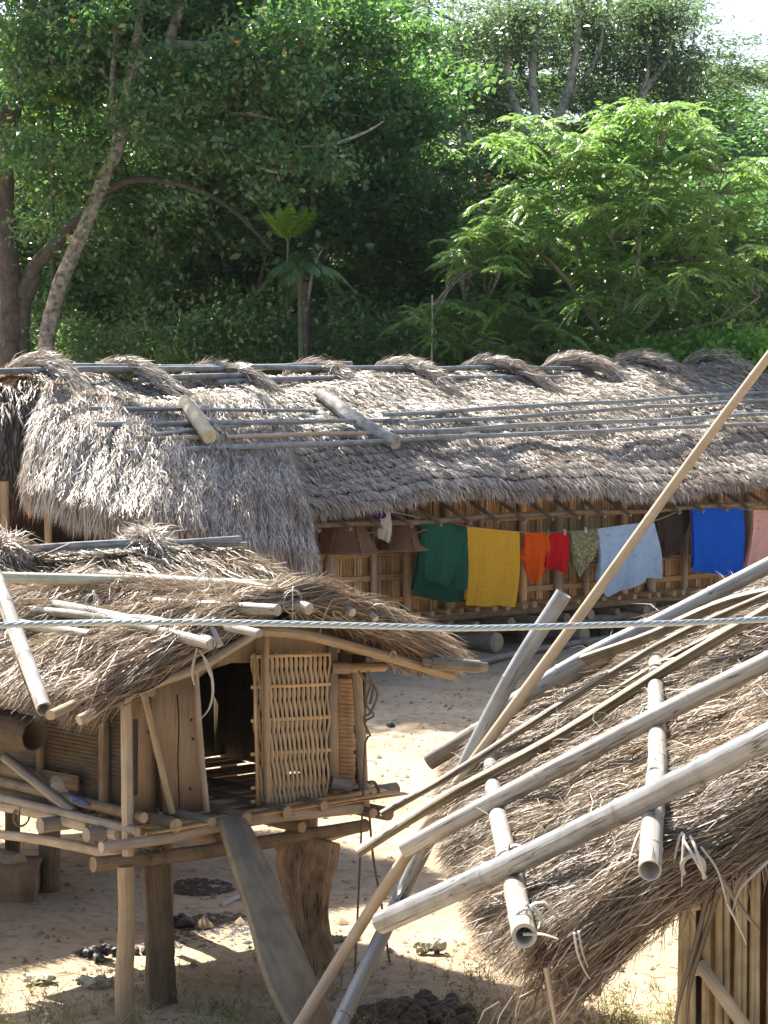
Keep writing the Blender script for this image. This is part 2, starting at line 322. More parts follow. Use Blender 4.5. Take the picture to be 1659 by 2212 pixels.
# ------------------------------------------------------------------ ground and hill
W0 = hit(900, 1331, (0, 32.8, 0), (0, 1, 0)); W0 = np.array([W0[0], 32.8, 0])
def LH(s, t, z): return W0 + U * s + V * t + Z * z
def lh(px, py, t): return hit(px, py, LH(0, t, 0), V)
def gh(x, y):
    n = .03 * np.sin(x * 1.3 + 1) * np.cos(y * .9) + .015 * np.sin(x * 3.1 + y * 2.2)
    h = np.clip((y - 44 + .15 * x) / 45, 0, 1); far = np.clip((y - 89) / 200, 0, 1)
    return n + 13 * h * h * (3 - 2 * h) + 6 * far
xs = np.concatenate([np.linspace(-300, -14, 22), np.linspace(-13.5, 13.5, 136), np.linspace(14, 300, 22)])
ys = np.concatenate([np.linspace(-40, 7, 12), np.linspace(8, 34, 150), np.linspace(35, 110, 60), np.linspace(115, 700, 30)])
Xg, Yg = np.meshgrid(xs, ys, indexing='ij'); Zg = gh(Xg, Yg); Zg += np.where((Yg > 8) & (Yg < 35), rng.normal(0, .006, Zg.shape), 0)
i = (np.arange(len(xs) - 1)[:, None] * len(ys) + np.arange(len(ys) - 1)[None]).ravel()
g = MB(); g.add(np.stack([Xg, Yg, Zg], -1), np.stack([i, i + len(ys), i + len(ys) + 1, i + 1], -1))
g.build('ground', M_ground, kind='structure', smooth=True, origin=(0, 0, 0))
def gz(x, y): return float(gh(np.array(x), np.array(y)))

# ------------------------------------------------------------------ longhouse
lo = thing('longhouse', 'long thatched house on low logs with woven bamboo wall behind the washing', 'house', tuple(LH(3, 3, 0)))
def ridge_z(s): return 4.06 + .028 * np.clip(s, 0, 20) + .0 * s
def lump(a, b): return .035 * np.sin(a * 19 + np.sin(b * 5) * 2) + .03 * np.sin(b * 17 + a * 7) + .02 * np.sin(a * 47 + b * 11)
S0, S1 = -4.9, 13.0
def Smain(a, b):
    s = S0 + (S1 - S0) * a; t = 3.0 - 4.0 * b
    rz = ridge_z(s); ez = 2.42 + .008 * s; bb = np.clip(b, 0, 2)
    z = rz + (ez - rz) * bb + .16 * np.sin(np.pi * np.clip(bb, 0, 1)) - .25 * np.clip(bb - .93, 0, 1) * 3 + lump(a * 2, b)
    z = z + .05 * np.sin(s * .8 + 1)
    x = W0 + U * s[..., None] + V * t[..., None]; x[..., 2] = z; return x
def Sback(a, b):
    p = Smain(a, b); s = S0 + (S1 - S0) * a; t = 3.0 + 4.0 * b
    q = W0 + U * s[..., None] + V * t[..., None]; q[..., 2] = p[..., 2]; return q
under = MB()
grid(under, Smain, 90, 20, b1=1.0); grid(under, Sback, 60, 12, b1=1.0); grid(under, Smain, 90, 20, b1=.99, off=-.22)
roof = under.build('roof', M_under, lo, smooth=True)
st = MB()
N = 130000; a = rng.uniform(0, 1, N); b = rng.beta(1.15, 1, N) * 1.0
b = np.clip(np.round(b * 26 + rng.normal(0, .28, N)) / 26, -.01, .96 + .03 * rng.random(N))
p, d, n = surf_frame(Smain, a, b)
cl = np.sin(a * 300 + b * 40) * np.sin(a * 117 - b * 63)
blades(st, p + n * (.01 + .03 * rng.random(N) + .015 * cl)[:, None], d, n, .21, .0105, yaw=.24, lift=.07, lift_sd=.08, roll=.5, droop=.05)
N = 9000; a = rng.uniform(0, 1, N); b = rng.uniform(0, 1, N); p, d, n = surf_frame(Sback, a, b)
blades(st, p + n * .02, d, n, .35, .03, yaw=.2)
N = 18000; a = rng.uniform(0, 1, N); b = rng.uniform(.95, 1.0, N); p, d, n = surf_frame(Smain, a, b)
blades(st, p - Z * (rng.uniform(0, .09, N))[:, None], d * .75 - Z * .35, n, .14, .014, yaw=.3, lift=0, lift_sd=.15, droop=.25)
st.build('thatch', M_thatch, roof)
# slope hit helper
pA = LH(0, -1, 2.16); pB = LH(0, 3, 4.08); slope_n = nrm(np.cross(U, pB - pA)); slope_n = slope_n if slope_n[2] > 0 else -slope_n
def rf(px, py, h=.2): return hit(px, py, pA + slope_n * h, slope_n)
def surf_fit(x, h):
    """put a point of a lying pole onto the thatch surface"""
    s = np.dot(x - W0, U); t = np.dot(x - W0, V); b = np.array([(3 - t) / 4]); a = np.array([(s - S0) / (S1 - S0)])
    z = float(Smain(a, b)[0][2]); x = x.copy(); x[2] = z + h; return x
# porch hood: curved flap at the left end
Ts = [(172, 876), (180, 866), (195, 858), (230, 852), (290, 850), (350, 850), (440, 850), (560, 852)]
Es = [(56, 985, 28.9), (72, 1015, 28.4), (140, 1045, 27.9), (235, 1075, 27.6), (340, 1105, 27.6), (450, 1132, 27.9), (560, 1155, 28.4), (672, 1158, 29.3)]
TP = np.array([surf_fit(rf(*q), .02) for q in Ts]); EP = np.array([P(*q) for q in Es])
def strip_surf(TP, EP, bulge, curl, fade=0.):
    nT = len(TP); tt = np.linspace(0, 1, nT)
    TT = resample(TP, 60); EE = resample(EP, 60); kk = np.linspace(0, 1, 60)
    def S(a, b):
        a_ = np.clip(a, 0, 1); A = np.stack([np.interp(a_, kk, TT[:, j]) for j in range(3)], -1); B = np.stack([np.interp(a_, kk, EE[:, j]) for j in range(3)], -1)
        q = A + (B - A) * b[..., None]; q[..., 2] += (bulge * (1 - fade * a_)) * np.sin(np.pi * np.clip(b, 0, 1) ** 1.15) - curl * np.clip(b - .85, 0, 1) + lump(a, b) * 1.2
        return q
    return S
Sp = strip_surf(TP, EP, .50, .6, .55)
um = MB(); grid(um, Sp, 50, 24, off=-.02); grid(um, Sp, 50, 14, off=-.2, b0=.45, b1=.97, a1=.97)
pr = um.build('porch_roof', M_under, lo, smooth=True)
st = MB(); N = 72000; a = rng.uniform(0, 1, N); b = np.clip(rng.beta(1.3, 1, N), 0, 1)
p, d, n = surf_frame(Sp, a, b); cl = np.sin(a * 160 + b * 20)
blades(st, p + n * (.01 + .03 * rng.random(N) + .02 * cl)[:, None], d, n, .26, .0108, yaw=.24, lift=.05, lift_sd=.08, droop=.10, roll=.5)
N = 9000; a = rng.uniform(0, 1, N); b = rng.uniform(.93, 1, N); p, d, n = surf_frame(Sp, a, b)
blades(st, p, d * .8 - Z * .8, n, .34 + .12 * a, .016, yaw=.22, lift=0, lift_sd=.12, droop=.35)
N = 3500; a = rng.uniform(.985, 1.0, N); b = rng.uniform(0, .98, N); p, d, n = surf_frame(Sp, np.minimum(a, .998), b); blades(st, p - Z * rng.uniform(0, .10, N)[:, None], d + U * .35 - Z * .25, n, .30, .015, yaw=.3, lift=-.1, droop=.3)
st.build('thatch', M_thatch, pr)
# darker hood behind on the far left end
TP2 = np.array([P(-120, 850, 30.2), P(-40, 842, 30.6), P(40, 840, 31.2), P(110, 842, 31.9), P(165, 850, 32.4)])
EP2 = np.array([P(-160, 1085, 28.6), P(-80, 1075, 28.8), P(0, 1060, 29.2), P(55, 1030, 29.8), P(110, 1000, 30.6)])
Sq = strip_surf(TP2, EP2, .45, .6)
um = MB(); grid(um, Sq, 30, 20, off=-.02); grid(um, Sq, 30, 20, off=-.25, b1=.97); pq = um.build('end_hood', M_under, lo, smooth=True)
st = MB(); N = 14000; a = rng.uniform(0, 1, N); b = rng.beta(1.3, 1, N); p, d, n = surf_frame(Sq, a, b)
blades(st, p + n * .02, d, n, .38, .022, yaw=.16, lift=.04, droop=.2)
N = 3500; a = rng.uniform(0, 1, N); b = rng.uniform(.93, 1, N); p, d, n = surf_frame(Sq, a, b); blades(st, p, d * .6 - Z, n, .35, .016, lift=0, droop=.3)
M_hood = straw_mat('shade_tinted_thatch', [(0, (.07, .045, .03)), (.5, (.19, .135, .095)), (1, (.38, .31, .25))], rough=.5)  # browner copy of the thatch, with the side's shade put into its colour
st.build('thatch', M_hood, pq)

# ridge poles (tied under the bundles)
for (x0, y0, x1, y1, t) in [(-60, 822, 480, 828, 2.75), (140, 816, 760, 819, 2.95), (230, 820, 900, 823, 2.85), (470, 835, 1160, 829, 2.5), (760, 819, 1340, 809, 2.9), (1000, 826, 1480, 812, 2.7), (1240, 812, 1700, 797, 2.95), (1330, 820, 1800, 803, 2.6), (300, 832, 560, 835, 2.55)]:
    A = lh(x0, y0, t); B = lh(x1, y1, t); A[2] = max(A[2], ridge_z(0) - .02 - .48 * (3 - t) + .17); B[2] = max(B[2], ridge_z(3) - .48 * (3 - t) + .15)
    m = MB(); tube(m, [A, (A + B) / 2 + rng.normal(0, .02, 3), B], [.045, .035], n=8, nodes=.5, wob=.012); m.build('ridge_pole', M_bamboo, lo, smooth=True)
# ridge bundles: straw saddles laid over the ridge
def bundle(mb, pts, r, N, L, W, flat=.6):
    pts = resample(pts, 30); T = nrm(np.gradient(pts, axis=0)); k = rng.uniform(0, 1, N); idx = np.clip((k * 29).astype(int), 0, 28); fr = k * 29 - idx
    c = pts[idx] + (pts[idx + 1] - pts[idx]) * fr[:, None]; t = T[idx]
    s = nrm(np.cross(t, Z)); u = np.cross(s, t); th = rng.uniform(0, 2 * np.pi, N); rr = np.interp(k, np.linspace(0, 1, len(r)), r) * np.sqrt(rng.uniform(.4, 1.05, N))
    o = s * (np.cos(th) * rr)[:, None] + u * (np.sin(th) * rr * flat)[:, None]
    blades(mb, c + o, t, nrm(o + 1e-6), L, W, yaw=.12, lift=.0, lift_sd=.06, roll=.9, droop=.03)
for (px, py, big) in [(75, 838, 1.25), (265, 826, 1.1), (485, 829, .9), (700, 828, 1.15), (870, 823, 1.0), (1065, 822, 1.0), (1235, 816, 1.0), (1385, 806, 1.15), (1540, 800, 1.1), (1680, 796, 1.0)]:
    c = lh(px, py, 3.0); s = np.dot(c - W0, U); rz = float(ridge_z(np.array(s))) + .02
    if s < S0: rz = 4.06
    k = big * rng.uniform(.85, 1.1); s += rng.uniform(-.12, .12); fl_ = rng.uniform(.4, .65)
    sk = rng.uniform(-.15, .25); pts = [LH(s - .35, 3.75, rz - .24), LH(s - .2, 3.35, rz + .05), LH(s, 3.0, rz + .12 * k), LH(s + .10 + sk * .3, 2.6, rz + .04), LH(s + .16 + sk * .7, 2.2, rz - .20), LH(s + .2 + sk, (1.85 if big > .95 else 2.0) + rng.uniform(-.15, .15), rz - .42)]
    if px < 100: pts = pts[:-1] + [LH(s + .1, 1.9, rz - .5)]
    m = MB(); tube(m, pts, [.06, .11 * k, .125 * k, .11 * k, .09, .05], n=10, seg=14, jit=.05, flat=fl_)
    bo = m.build('ridge_bundle', M_under, lo, smooth=True)
    m = MB(); bundle(m, pts, [.1, .15 * k, .165 * k, .15 * k, .15 * k, .22], int(1500 * k), .34, .014, flat=fl_); m.build('straw', M_thatch, bo)
    m = MB()
    for q in (3, 4): 
        ang = np.linspace(0, 2 * np.pi, 13); cc = np.array(pts[q]); tube(m, [cc + U * .17 * k * math.cos(x) + Z * .12 * math.sin(x) for x in ang], .008, n=4, seg=13)
    m.build('tie', M_tie, bo)
aa, bb_ = np.meshgrid(np.linspace(0, 1, 160), np.linspace(0, 1, 90), indexing='ij'); PT = Sp(aa.ravel(), bb_.ravel())
def over(px, py, h):
    """the first place along the sight line where a pole of clearance h meets the thatch (main slope or porch)"""
    x = surf_fit(rf(px, py), h); best = None; d_ = ray(px, py); o = np.array([0, 0, CAMH])
    for Y in np.arange(27, 37, .04):
        q = o + d_ * (Y / d_[1]); s = np.dot(q - W0, U); t = np.dot(q - W0, V); z1 = -9
        if -1 <= t <= 3: z1 = float(Smain(np.array([(s - S0) / (S1 - S0)]), np.array([(3 - t) / 4]))[0][2])
        dd = np.hypot(PT[:, 0] - q[0], PT[:, 1] - q[1]); k = dd.argmin()
        if dd[k] < .12: z1 = max(z1, PT[k, 2])
        if q[2] < z1 + h: return q
    return x
# loose poles and logs on the roof
def smooth_lie(q):
    q = np.array(q); t = np.linspace(0, 1, len(q)); f = np.stack([np.polyval(np.polyfit(t, q[:, j], 2 if len(q) < 9 else 1), t) for j in range(3)], -1); f[:, 2] += max(0, (q[:, 2] - f[:, 2]).max() * .7); return f
G1 = 'long poles weighing down the house thatch'
poles = [([(203, 883), (450, 886), (690, 887)], .030, 'topmost thin grey pole lying along the left part of the house thatch'),
 ([(232, 924), (420, 914), (700, 912), (900, 911)], .038, 'grey pole with blunt left end, second row down on the house thatch'),
 ([(330, 937), (430, 930), (542, 919)], .026, 'short thin pole stub between two longer poles on the left of the thatch'),
 ([(308, 951), (480, 943), (700, 938), (900, 939)], .036, 'tan pole passing under the yellowish log on the house thatch'),
 ([(296, 990), (420, 975), (560, 962), (850, 954), (1000, 955)], .042, 'thick slanting grey pole lowest on the left of the thatch, below the yellowish log'),
 ([(865, 891), (1000, 894), (1300, 898), (1720, 900)], .034, 'uppermost long grey pole on the right half of the house thatch'),
 ([(905, 909), (1200, 914), (1500, 914), (1720, 911)], .034, 'second long grey pole from the top on the right half of the thatch'),
 ([(870, 938), (1100, 942), (1300, 945), (1500, 941), (1720, 939)], .038, 'third long grey pole from the top starting at the big grey log'),
 ([(880, 953), (1150, 957), (1300, 960), (1500, 955), (1720, 958)], .036, 'lowest long grey pole on the right half of the house thatch')]
for pts, r, lab in poles:
    q = smooth_lie([over(x[0], x[1], .07 + r) for x in resample(pts, 9)]); m = MB(); tube(m, q, [r, r * .8], n=8, nodes=.6, wob=.012); m.build('roof_pole', M_bamboo if 'tan' not in lab else M_bamboo_tan, None, lab, 'pole', G1, smooth=True)
q = [over(397, 866, .16), over(428, 905, .2), over(455, 944, .26)]
m = MB(); tube(m, q, [.075, .10, .095], n=14, seg=16, jit=.05, wob=.02); m.build('log', wood_mat('yellow_log', (.42, .36, .22), (.64, .57, .40), gu=40, gv=3, rough=.7, bump=.5, stain=.3), None, 'short yellowish peeled log laid down the slope on the left of the house thatch', 'log', smooth=True)
q = [over(688, 852, .12), over(770, 905, .16), over(855, 953, .2)]
m = MB(); tube(m, q, [.075, .11, .10], n=14, seg=24, jit=.08, wob=.03)
m.build('log', wood_mat('lichen_log', (.22, .21, .20), (.50, .49, .46), (.10, .08, .07), gu=14, gv=7, rough=.85, bump=.9, stain=.6), None, 'long grey lichen-covered knotty log laid down the slope in the middle of the house thatch', 'log', smooth=True)

# walls
def lw(px, py, t=0.): return lh(px, py, t)
FZ = float(lw(900, 1322)[2])
m = MB(); 
for s in np.arange(-3.4, 13, .055):
    w_ = .05; a0 = LH(s, .06 + rng.uniform(-.006, .006), FZ); b0 = LH(s, .06, 2.75); box(m, a0, b0, w_ * rng.uniform(.85, 1.05), .012, up=V)
m.build('wall_panel', M_mat, lo)
# close vertical split canes in threes and horizontal double rails
m = MB()
for s in np.arange(-3.3, 12.9, .36):
    for k in range(3): x = s + k * .05 + rng.uniform(-.01, .01); tube(m, [LH(x, .035, FZ + .02), LH(x + rng.uniform(-.02, .02), .03, 2.7)], .02, n=6, seg=8, wob=.004)
m.build('wall_cane', M_slat, lo)
for h in (.18, .52, .86, 1.28, 1.62):
    m = MB()
    for dz in (0, .045):
        s = -3.4
        while s < 12.9:
            l = rng.uniform(1.8, 3); tube(m, [LH(s, 0, FZ + h + dz + rng.uniform(-.01, .01)), LH(min(s + l, 13), -.005, FZ + h + dz + rng.uniform(-.01, .01))], .024, n=7, nodes=.4, seg=8, wob=.006); s += l
    m.build('wall_rail', M_slat, lo, smooth=True)
for k, s in enumerate(np.arange(-3.15, 12.8, .74)):
    s = s + rng.uniform(-.08, .08); r = [.05, .065, .08][k % 3]; zb = FZ - .12 * (1 + k % 2)
    m = MB(); tube(m, [LH(s, -.05, zb), LH(s + rng.uniform(-.03, .03), -.05, 2.75)], [r, r * .9], n=10, nodes=.5 if k % 3 < 2 else 0, jit=.03)
    m.build('wall_post', [M_bamboo_tan, M_slat, M_postlt][k % 3], lo, smooth=True)
# end wall of the porch and dark interior, rear walls
m = MB(); c1, c2 = LH(-3.4, 0, FZ), LH(-3.4, 6, FZ)
prism(m, [LH(-3.4, .1, FZ), LH(-3.4, 6, FZ), LH(-3.4, 6, 2.7), LH(-3.4, 3, 3.9), LH(-3.4, .1, 2.7)], U, .06)
prism(m, [LH(-3.3, 6, FZ), LH(13, 6, FZ), LH(13, 6, 2.6), LH(-3.3, 6, 2.6)], V, .06); prism(m, [LH(13, .1, FZ), LH(13, 6, FZ), LH(13, 6, 2.7), LH(13, 3, 4.1), LH(13, .1, 2.7)], -U, .06)
m.build('end_wall', M_mat, lo)
m = MB(); prism(m, [LH(-7.6, 2.6, .5), LH(-3.5, 2.6, .5), LH(-3.5, 2.6, 3.7), LH(-7.6, 2.6, 3.6)], V, .05); m.build('back_wall', wood_mat('porch_shade_wall', (.06, .035, .02), (.12, .075, .04), rough=.8), lo)  # dark sheet whose colour stands in for the unlit porch interior
# floor
m = MB(); box(m, LH(-7.8, 2.4, FZ - .06), LH(13, 3.0, FZ - .06), 5.7, .05); m.build('floor', M_log, lo)
m = MB(); box(m, LH(-3.5, -.12, FZ - .10), LH(13, -.12, FZ - .10), .06, .10, jit=.02, nseg=30); m.build('floor_edge', M_log, lo)
for k, s in enumerate(np.arange(-3.3, 12.6, .3)):
    r = rng.uniform(.035, .05); m = MB(); tube(m, [LH(s + rng.uniform(-.05, .05), -.28 - rng.uniform(0, .1), FZ - .0), LH(s, 1.2, FZ - .0)], r, n=10, seg=3, hollow=.012); m.build('floor_cane', M_slat, lo, smooth=True)
for k, s in enumerate(np.arange(-3.0, 12.6, .62)):
    r = rng.uniform(.055, .085); zz = FZ - .21; e = LH(s, -.35 - rng.uniform(0, .25), zz); m = MB(); tube(m, [e, LH(s + .05, 2.5, zz)], r, n=10, jit=.04, wob=.01); m.build('joist', M_log if k % 2 else M_pole, lo, smooth=True)
for zz, tt, r in ((FZ - .33, -.05, .07), (FZ - .33, .45, .06)):
    m = MB(); tube(m, [LH(-3.2, tt, zz), LH(4, tt, zz + .01), LH(13, tt, zz)], r, n=10, jit=.06, wob=.02); m.build('floor_beam', M_pole, lo, smooth=True)
# long foundation logs with sawn ends
for (px, py, rr, tt) in [(1072, 1387, .145, -.6), (1262, 1371, .12, -.5), (1468, 1352, .11, -.4), (860, 1415, .10, -.3)]:
    e = lh(px, py, tt); e2 = e + V * 5.0 - U * .8; m = MB(); tube(m, [e, e2], rr, n=18, jit=.03, cap=True); lg = m.build('foundation_log', M_pole, lo, smooth=True)
    m = MB(); tube(m, [e - V * .006, e + V * .01], rr * .97, n=18, seg=3); m.build('sawn_end', M_cut, lg)
for s, t in [(-3.1, .2), (-.2, .3), (.7, .3), (2.4, .3), (4.2, .3), (6.5, .3), (9, .3), (-3, 3), (1, 3), (5, 3), (-7.2, 2.5), (-5.5, 5.4), (0, 5.8), (5, 5.8)]:
    m = MB(); tube(m, [LH(s, t, -.05), LH(s, t, FZ - .12)], .10, n=10, jit=.08); m.build('stilt', M_postdk, lo, smooth=True)
# porch posts and rail
for px, yb, yt, r in [(607, 1330, 1120, .06), (530, 1335, 1120, .075), (425, 1330, 1120, .03), (106, 1300, 1040, .05), (12, 1320, 1040, .06)]:
    A = P(px, yb, 29.2 if px > 200 else 29.0); B = P(px - 3, yt, 29.2 if px > 200 else 29.0); m = MB(); A[2] = 0 if px in (607, 530) else FZ - .1; tube(m, [A, B], r, n=10, jit=.05); m.build('porch_post', M_log_gold, lo, smooth=True)
# woven screen behind porch at left of the straight wall
m = MB()
for s in np.arange(-5.3, -3.4, .06): box(m, LH(s, -.12, FZ), LH(s, -.12, 2.0), .055, .012, up=V)
for h in (.15, .5, .85): tube(m, [LH(-5.3, -.16, FZ + h), LH(-3.3, -.16, FZ + h)], .022, n=6)
for s in np.arange(-5.3, -3.4, .3): tube(m, [LH(s, -.19, FZ), LH(s, -.19, 1.9)], .022, n=6)
m.build('porch_screen', M_mat, lo)
# lashing stick under the eave
m = MB(); tube(m, [LH(-2.7, -.75, 2.02), LH(13, -.75, 2.02)], .04, n=8, wob=.02); tube(m, [LH(-2.9, -.1, 2.6), LH(13, -.1, 2.6)], .05, n=8); m.build('eave_purlin', M_log, lo, smooth=True)
m = MB()
for s in np.arange(-2.6, 13, .55): tube(m, [LH(s, -.98, 1.96), LH(s, 2.95, 3.82)], .03, n=7, seg=3)
m.build('rafter', M_log, lo)

# baskets hanging on the wall
def lathe(mb, c, prof, n=28, ax=Z, ux=None, half=False):
    ax = nrm(ax); ux = nrm(np.cross(ax, [0.3, 1, .1])) if ux is None else nrm(ux); vx = np.cross(ax, ux)
    th = np.linspace(0, np.pi if half else 2 * np.pi, n + 1); pr = np.array(prof, float)
    v = c + ax * pr[:, None, 1:2] + (ux * np.cos(th)[None, :, None] + vx * np.sin(th)[None, :, None]) * pr[:, None, 0:1]
    k = len(pr); i = (np.arange(k - 1)[:, None] * (n + 1) + np.arange(n)[None]); mb.add(v, np.stack([i, i + 1, i + n + 2, i + n + 1], -1).reshape(-1, 4), uv=np.stack(np.broadcast_arrays(th[None] * .4, pr[:, 1:2]), -1)); return mb
def hang_basket(px, py_top, py_bot, w_top, w_bot, t, lab):
    c = lh(px, py_bot, t); top = lh(px, py_top, t); H = top[2] - c[2]
    b = thing('carrying_basket', lab, 'basket', tuple(c), 'bell-shaped baskets hanging on the house wall')
    m = MB(); pr = [(w_bot, 0), (w_bot * .97, .02), (w_bot * .80, H * .25), (w_bot * .62, H * .55), (w_top, H * .9), (w_top * .9, H), (0, H)]
    lathe(m, c, pr); lathe(m, c, [(r_ * .95, z_ - .012) for r_, z_ in pr]); m.build('body', M_basket, b, smooth=True)
    m = MB(); th = np.linspace(0, 2 * np.pi, 33); tube(m, [c + U * w_bot * math.cos(x) + V * w_bot * math.sin(x) for x in th], .014, n=6, seg=40); m.build('rim', M_log, b, smooth=True)
    m = MB()
    for x in (-1.2, -.2): box(m, c + U * w_bot * math.sin(x) * 1.0 - V * w_bot * math.cos(x), top + U * w_top * math.sin(x) - V * w_top * math.cos(x), .03, .012, up=V)
    m.build('rib', M_basket, b); m = MB(); q = [c + U * (-w_bot * .9) - V * .2 + Z * .05, c - U * w_bot * .5 - V * (w_bot + .02) + Z * H * .35, c + U * w_bot * .25 - V * (w_bot + .03) + Z * H * .5, c + U * w_bot * .8 - V * w_bot * .5 + Z * .12]
    tube(m, q, .006, n=5, seg=16, flat=2.2); m.build('strap', M_basket, b); return b
hang_basket(748, 1100, 1192, .17, .46, -.48, 'dark bell-shaped woven basket hanging on the wall right beside the porch thatch')
hang_basket(868, 1098, 1186, .14, .38, -.45, 'dark bell-shaped woven basket hanging behind the small white blouse')
c = lh(650, 1232, -.45); m = MB(); lathe(m, c, [(.02, -.16), (.12, -.13), (.2, -.03), (.24, .06), (.23, .07), (.19, -.02), (.1, -.11), (0, -.14)], ax=nrm(-V * .9 + Z * .5 + U * .4)); 
m.build('bowl_basket', M_basket, None, 'round dark bowl basket tilted on the wall under the porch thatch tip', 'basket', smooth=True)
c = P(66, 1104, 28.9); m = MB(); lathe(m, c, [(0, -.02), (.05, -.018), (.062, 0), (.05, .018), (0, .02)], ax=(0, -1, 0), n=20); tube(m, [c + Z * .055, c + Z * .12 + np.array([.01, 0, 0])], .008, n=5); tube(m, [c - Z * .05, c - Z * .085], [.02, .012], n=8)
m.build('gourd', wood_mat('orange_gourd', (.35, .12, .02), (.55, .22, .05), rough=.5), None, 'small round orange gourd hanging in the dark porch doorway', 'gourd', smooth=True)

# ------------------------------------------------------------------ washing line and clothes
CT = -.75
cl_pts = [(815, 1103), (860, 1108), (908, 1119), (1006, 1137), (1122, 1149), (1180, 1151), (1226, 1149), (1290, 1142), (1412, 1125), (1492, 1094), (1560, 1097), (1606, 1100), (1660, 1103), (1740, 1104)]
line3 = np.array([lh(x, y, CT) for x, y in cl_pts]); lx = np.array([p[0] for p in cl_pts])
m = MB(); tube(m, line3, .006, n=5, seg=60)
for e, tgt in ((line3[0], LH(-1.0, -.1, 2.3)), (line3[-1], line3[-1] + V * .7 + U * .3)): tube(m, [e, tgt], .006, n=5)
m.build('clothesline', M_tie, None, 'thin cord strung under the house eave with washing on it', 'clothesline')
def lp(px): return np.array([np.interp(px, lx, line3[:, j]) for j in range(3)])
def cloth(name, lab, cat, x0, x1, low, mat, t=CT, folds=5, amp=.035, flare=None, topy=None, back=None, grp=None, seedo=0):
    """low: list of (px,py) along the lower hem; the cloth hangs from the line between x0 and x1"""
    na, nb = 44, 26; A, B = np.meshgrid(np.linspace(0, 1, na), np.linspace(0, 1, nb), indexing='ij')
    lx_ = np.array([p[0] for p in low], float); fr = (lx_ - lx_[0]) / (lx_[-1] - lx_[0])
    hem = np.array([lh(p[0], p[1], t) for p in low])
    top = np.array([lp(x0 + (x1 - x0) * a) for a in np.linspace(0, 1, na)]) + 0
    if topy is not None: top = np.array([lh(x0 + (x1 - x0) * a, topy[0] + (topy[1] - topy[0]) * a, t) for a in np.linspace(0, 1, na)])
    H = np.stack([np.interp(np.linspace(0, 1, na), fr, hem[:, j]) for j in range(3)], -1)
    p = top[:, None] + (H - top)[:, None] * B[..., None]
    ph = random.random() * 6; ph2 = random.random() * 6
    w_ = (np.sin(A * folds * 3.6 + ph + np.sin(B * 2.2 + ph2) * 1.2) + .38 * np.sin(A * folds * 9 + ph2 + B * 3 + np.sin(A * 4)) * (.4 + .6 * np.sin(A * 5 + ph) ** 2) + .12 * np.sin(A * folds * 23 + ph + B * 1.5)) * amp * (.15 + .85 * B)
    p = p - V * (w_ + .012)[..., None] - V * (.05 * np.sin(np.pi * B))[..., None]
    p = p + Z * (rng.normal(0, .003, (na, nb)) * B)[..., None]
    i = (np.arange(na - 1)[:, None] * nb + np.arange(nb - 1)[None]).ravel(); f = np.stack([i, i + 1, i + nb + 1, i + nb], -1)
    m = MB(); m.add(p, f)
    q = p + V * .030; q[..., 2] = p[..., 2]; hb = back if back else .93
    q = top[:, None] + (q - top[:, None]) * hb; m.add(q + V * (.02 * B)[..., None], f)
    j = np.arange(na - 1); m.add(np.concatenate([p[:, 0], q[:, 0]]), np.stack([j, j + 1, j + 1 + na, j + na], -1))
    return m.build(name, mat, None, lab, cat, grp, smooth=True)
cloth('green_cloth', 'outer dark green cloth hanging on the line left of the yellow cloth', 'cloth', 910, 1005, [(918, 1250), (950, 1262), (985, 1270), (1003, 1275)], cloth_mat('green', (.02, .11, .07), .15), folds=2.4, amp=.045)
cloth('green_cloth', 'longer dark green cloth showing below and behind the outer green one', 'cloth', 908, 1007, [(889, 1284), (930, 1295), (970, 1301), (1005, 1300)], cloth_mat('deep_green', (.010, .07, .042), .12), t=CT + .1, folds=2, amp=.02)
cloth('yellow_cloth', 'plain golden yellow cloth hanging between dark green and orange washing', 'cloth', 1007, 1121, [(1008, 1307), (1040, 1310), (1080, 1308), (1108, 1311)], cloth_mat('yellow', (.92, .56, .06), .4), folds=3, amp=.04)
cloth('orange_blouse', 'orange blouse pegged to the line, ending in a point', 'garment', 1129, 1181, [(1122, 1205), (1135, 1232), (1155, 1262), (1168, 1240), (1183, 1222)], cloth_mat('orange', (.90, .15, .01), .4), folds=3, amp=.05, t=CT - .03)
cloth('red_blouse', 'crimson red blouse hanging right beside the orange one', 'garment', 1178, 1226, [(1172, 1232), (1195, 1228), (1210, 1238), (1226, 1239)], cloth_mat('red', (.68, .012, .02), .35), folds=2.5, amp=.05)
cloth('floral_cloth', 'olive floral print cloth hanging in a point between red and light blue', 'cloth', 1227, 1288, [(1228, 1185), (1240, 1220), (1255, 1248), (1270, 1215), (1287, 1195)], cloth_mat('floral', (.3, .3, .2), .25, floral=True), folds=2, amp=.04)
cloth('light_blue_cloth', 'wide pale blue cloth hanging behind the leaning pole', 'cloth', 1290, 1411, [(1289, 1262), (1304, 1290), (1340, 1278), (1380, 1262), (1398, 1248), (1428, 1250)], cloth_mat('pale_blue', (.50, .68, .95), .35), folds=3.5, amp=.045)
cloth('brown_garment', 'dark brown garment in the shade between pale blue and royal blue washing', 'garment', 1414, 1488, [(1425, 1206), (1445, 1200), (1465, 1185), (1480, 1150)], cloth_mat('dark_brown', (.05, .038, .032), .1), folds=4, amp=.05, t=CT + .2, topy=(1112, 1097))
cloth('royal_blue_cloth', 'bright royal blue cloth hanging near the right end of the line', 'cloth', 1494, 1605, [(1489, 1237), (1520, 1235), (1560, 1245), (1603, 1240)], cloth_mat('royal', (.01, .14, .78), .35), folds=3, amp=.045)
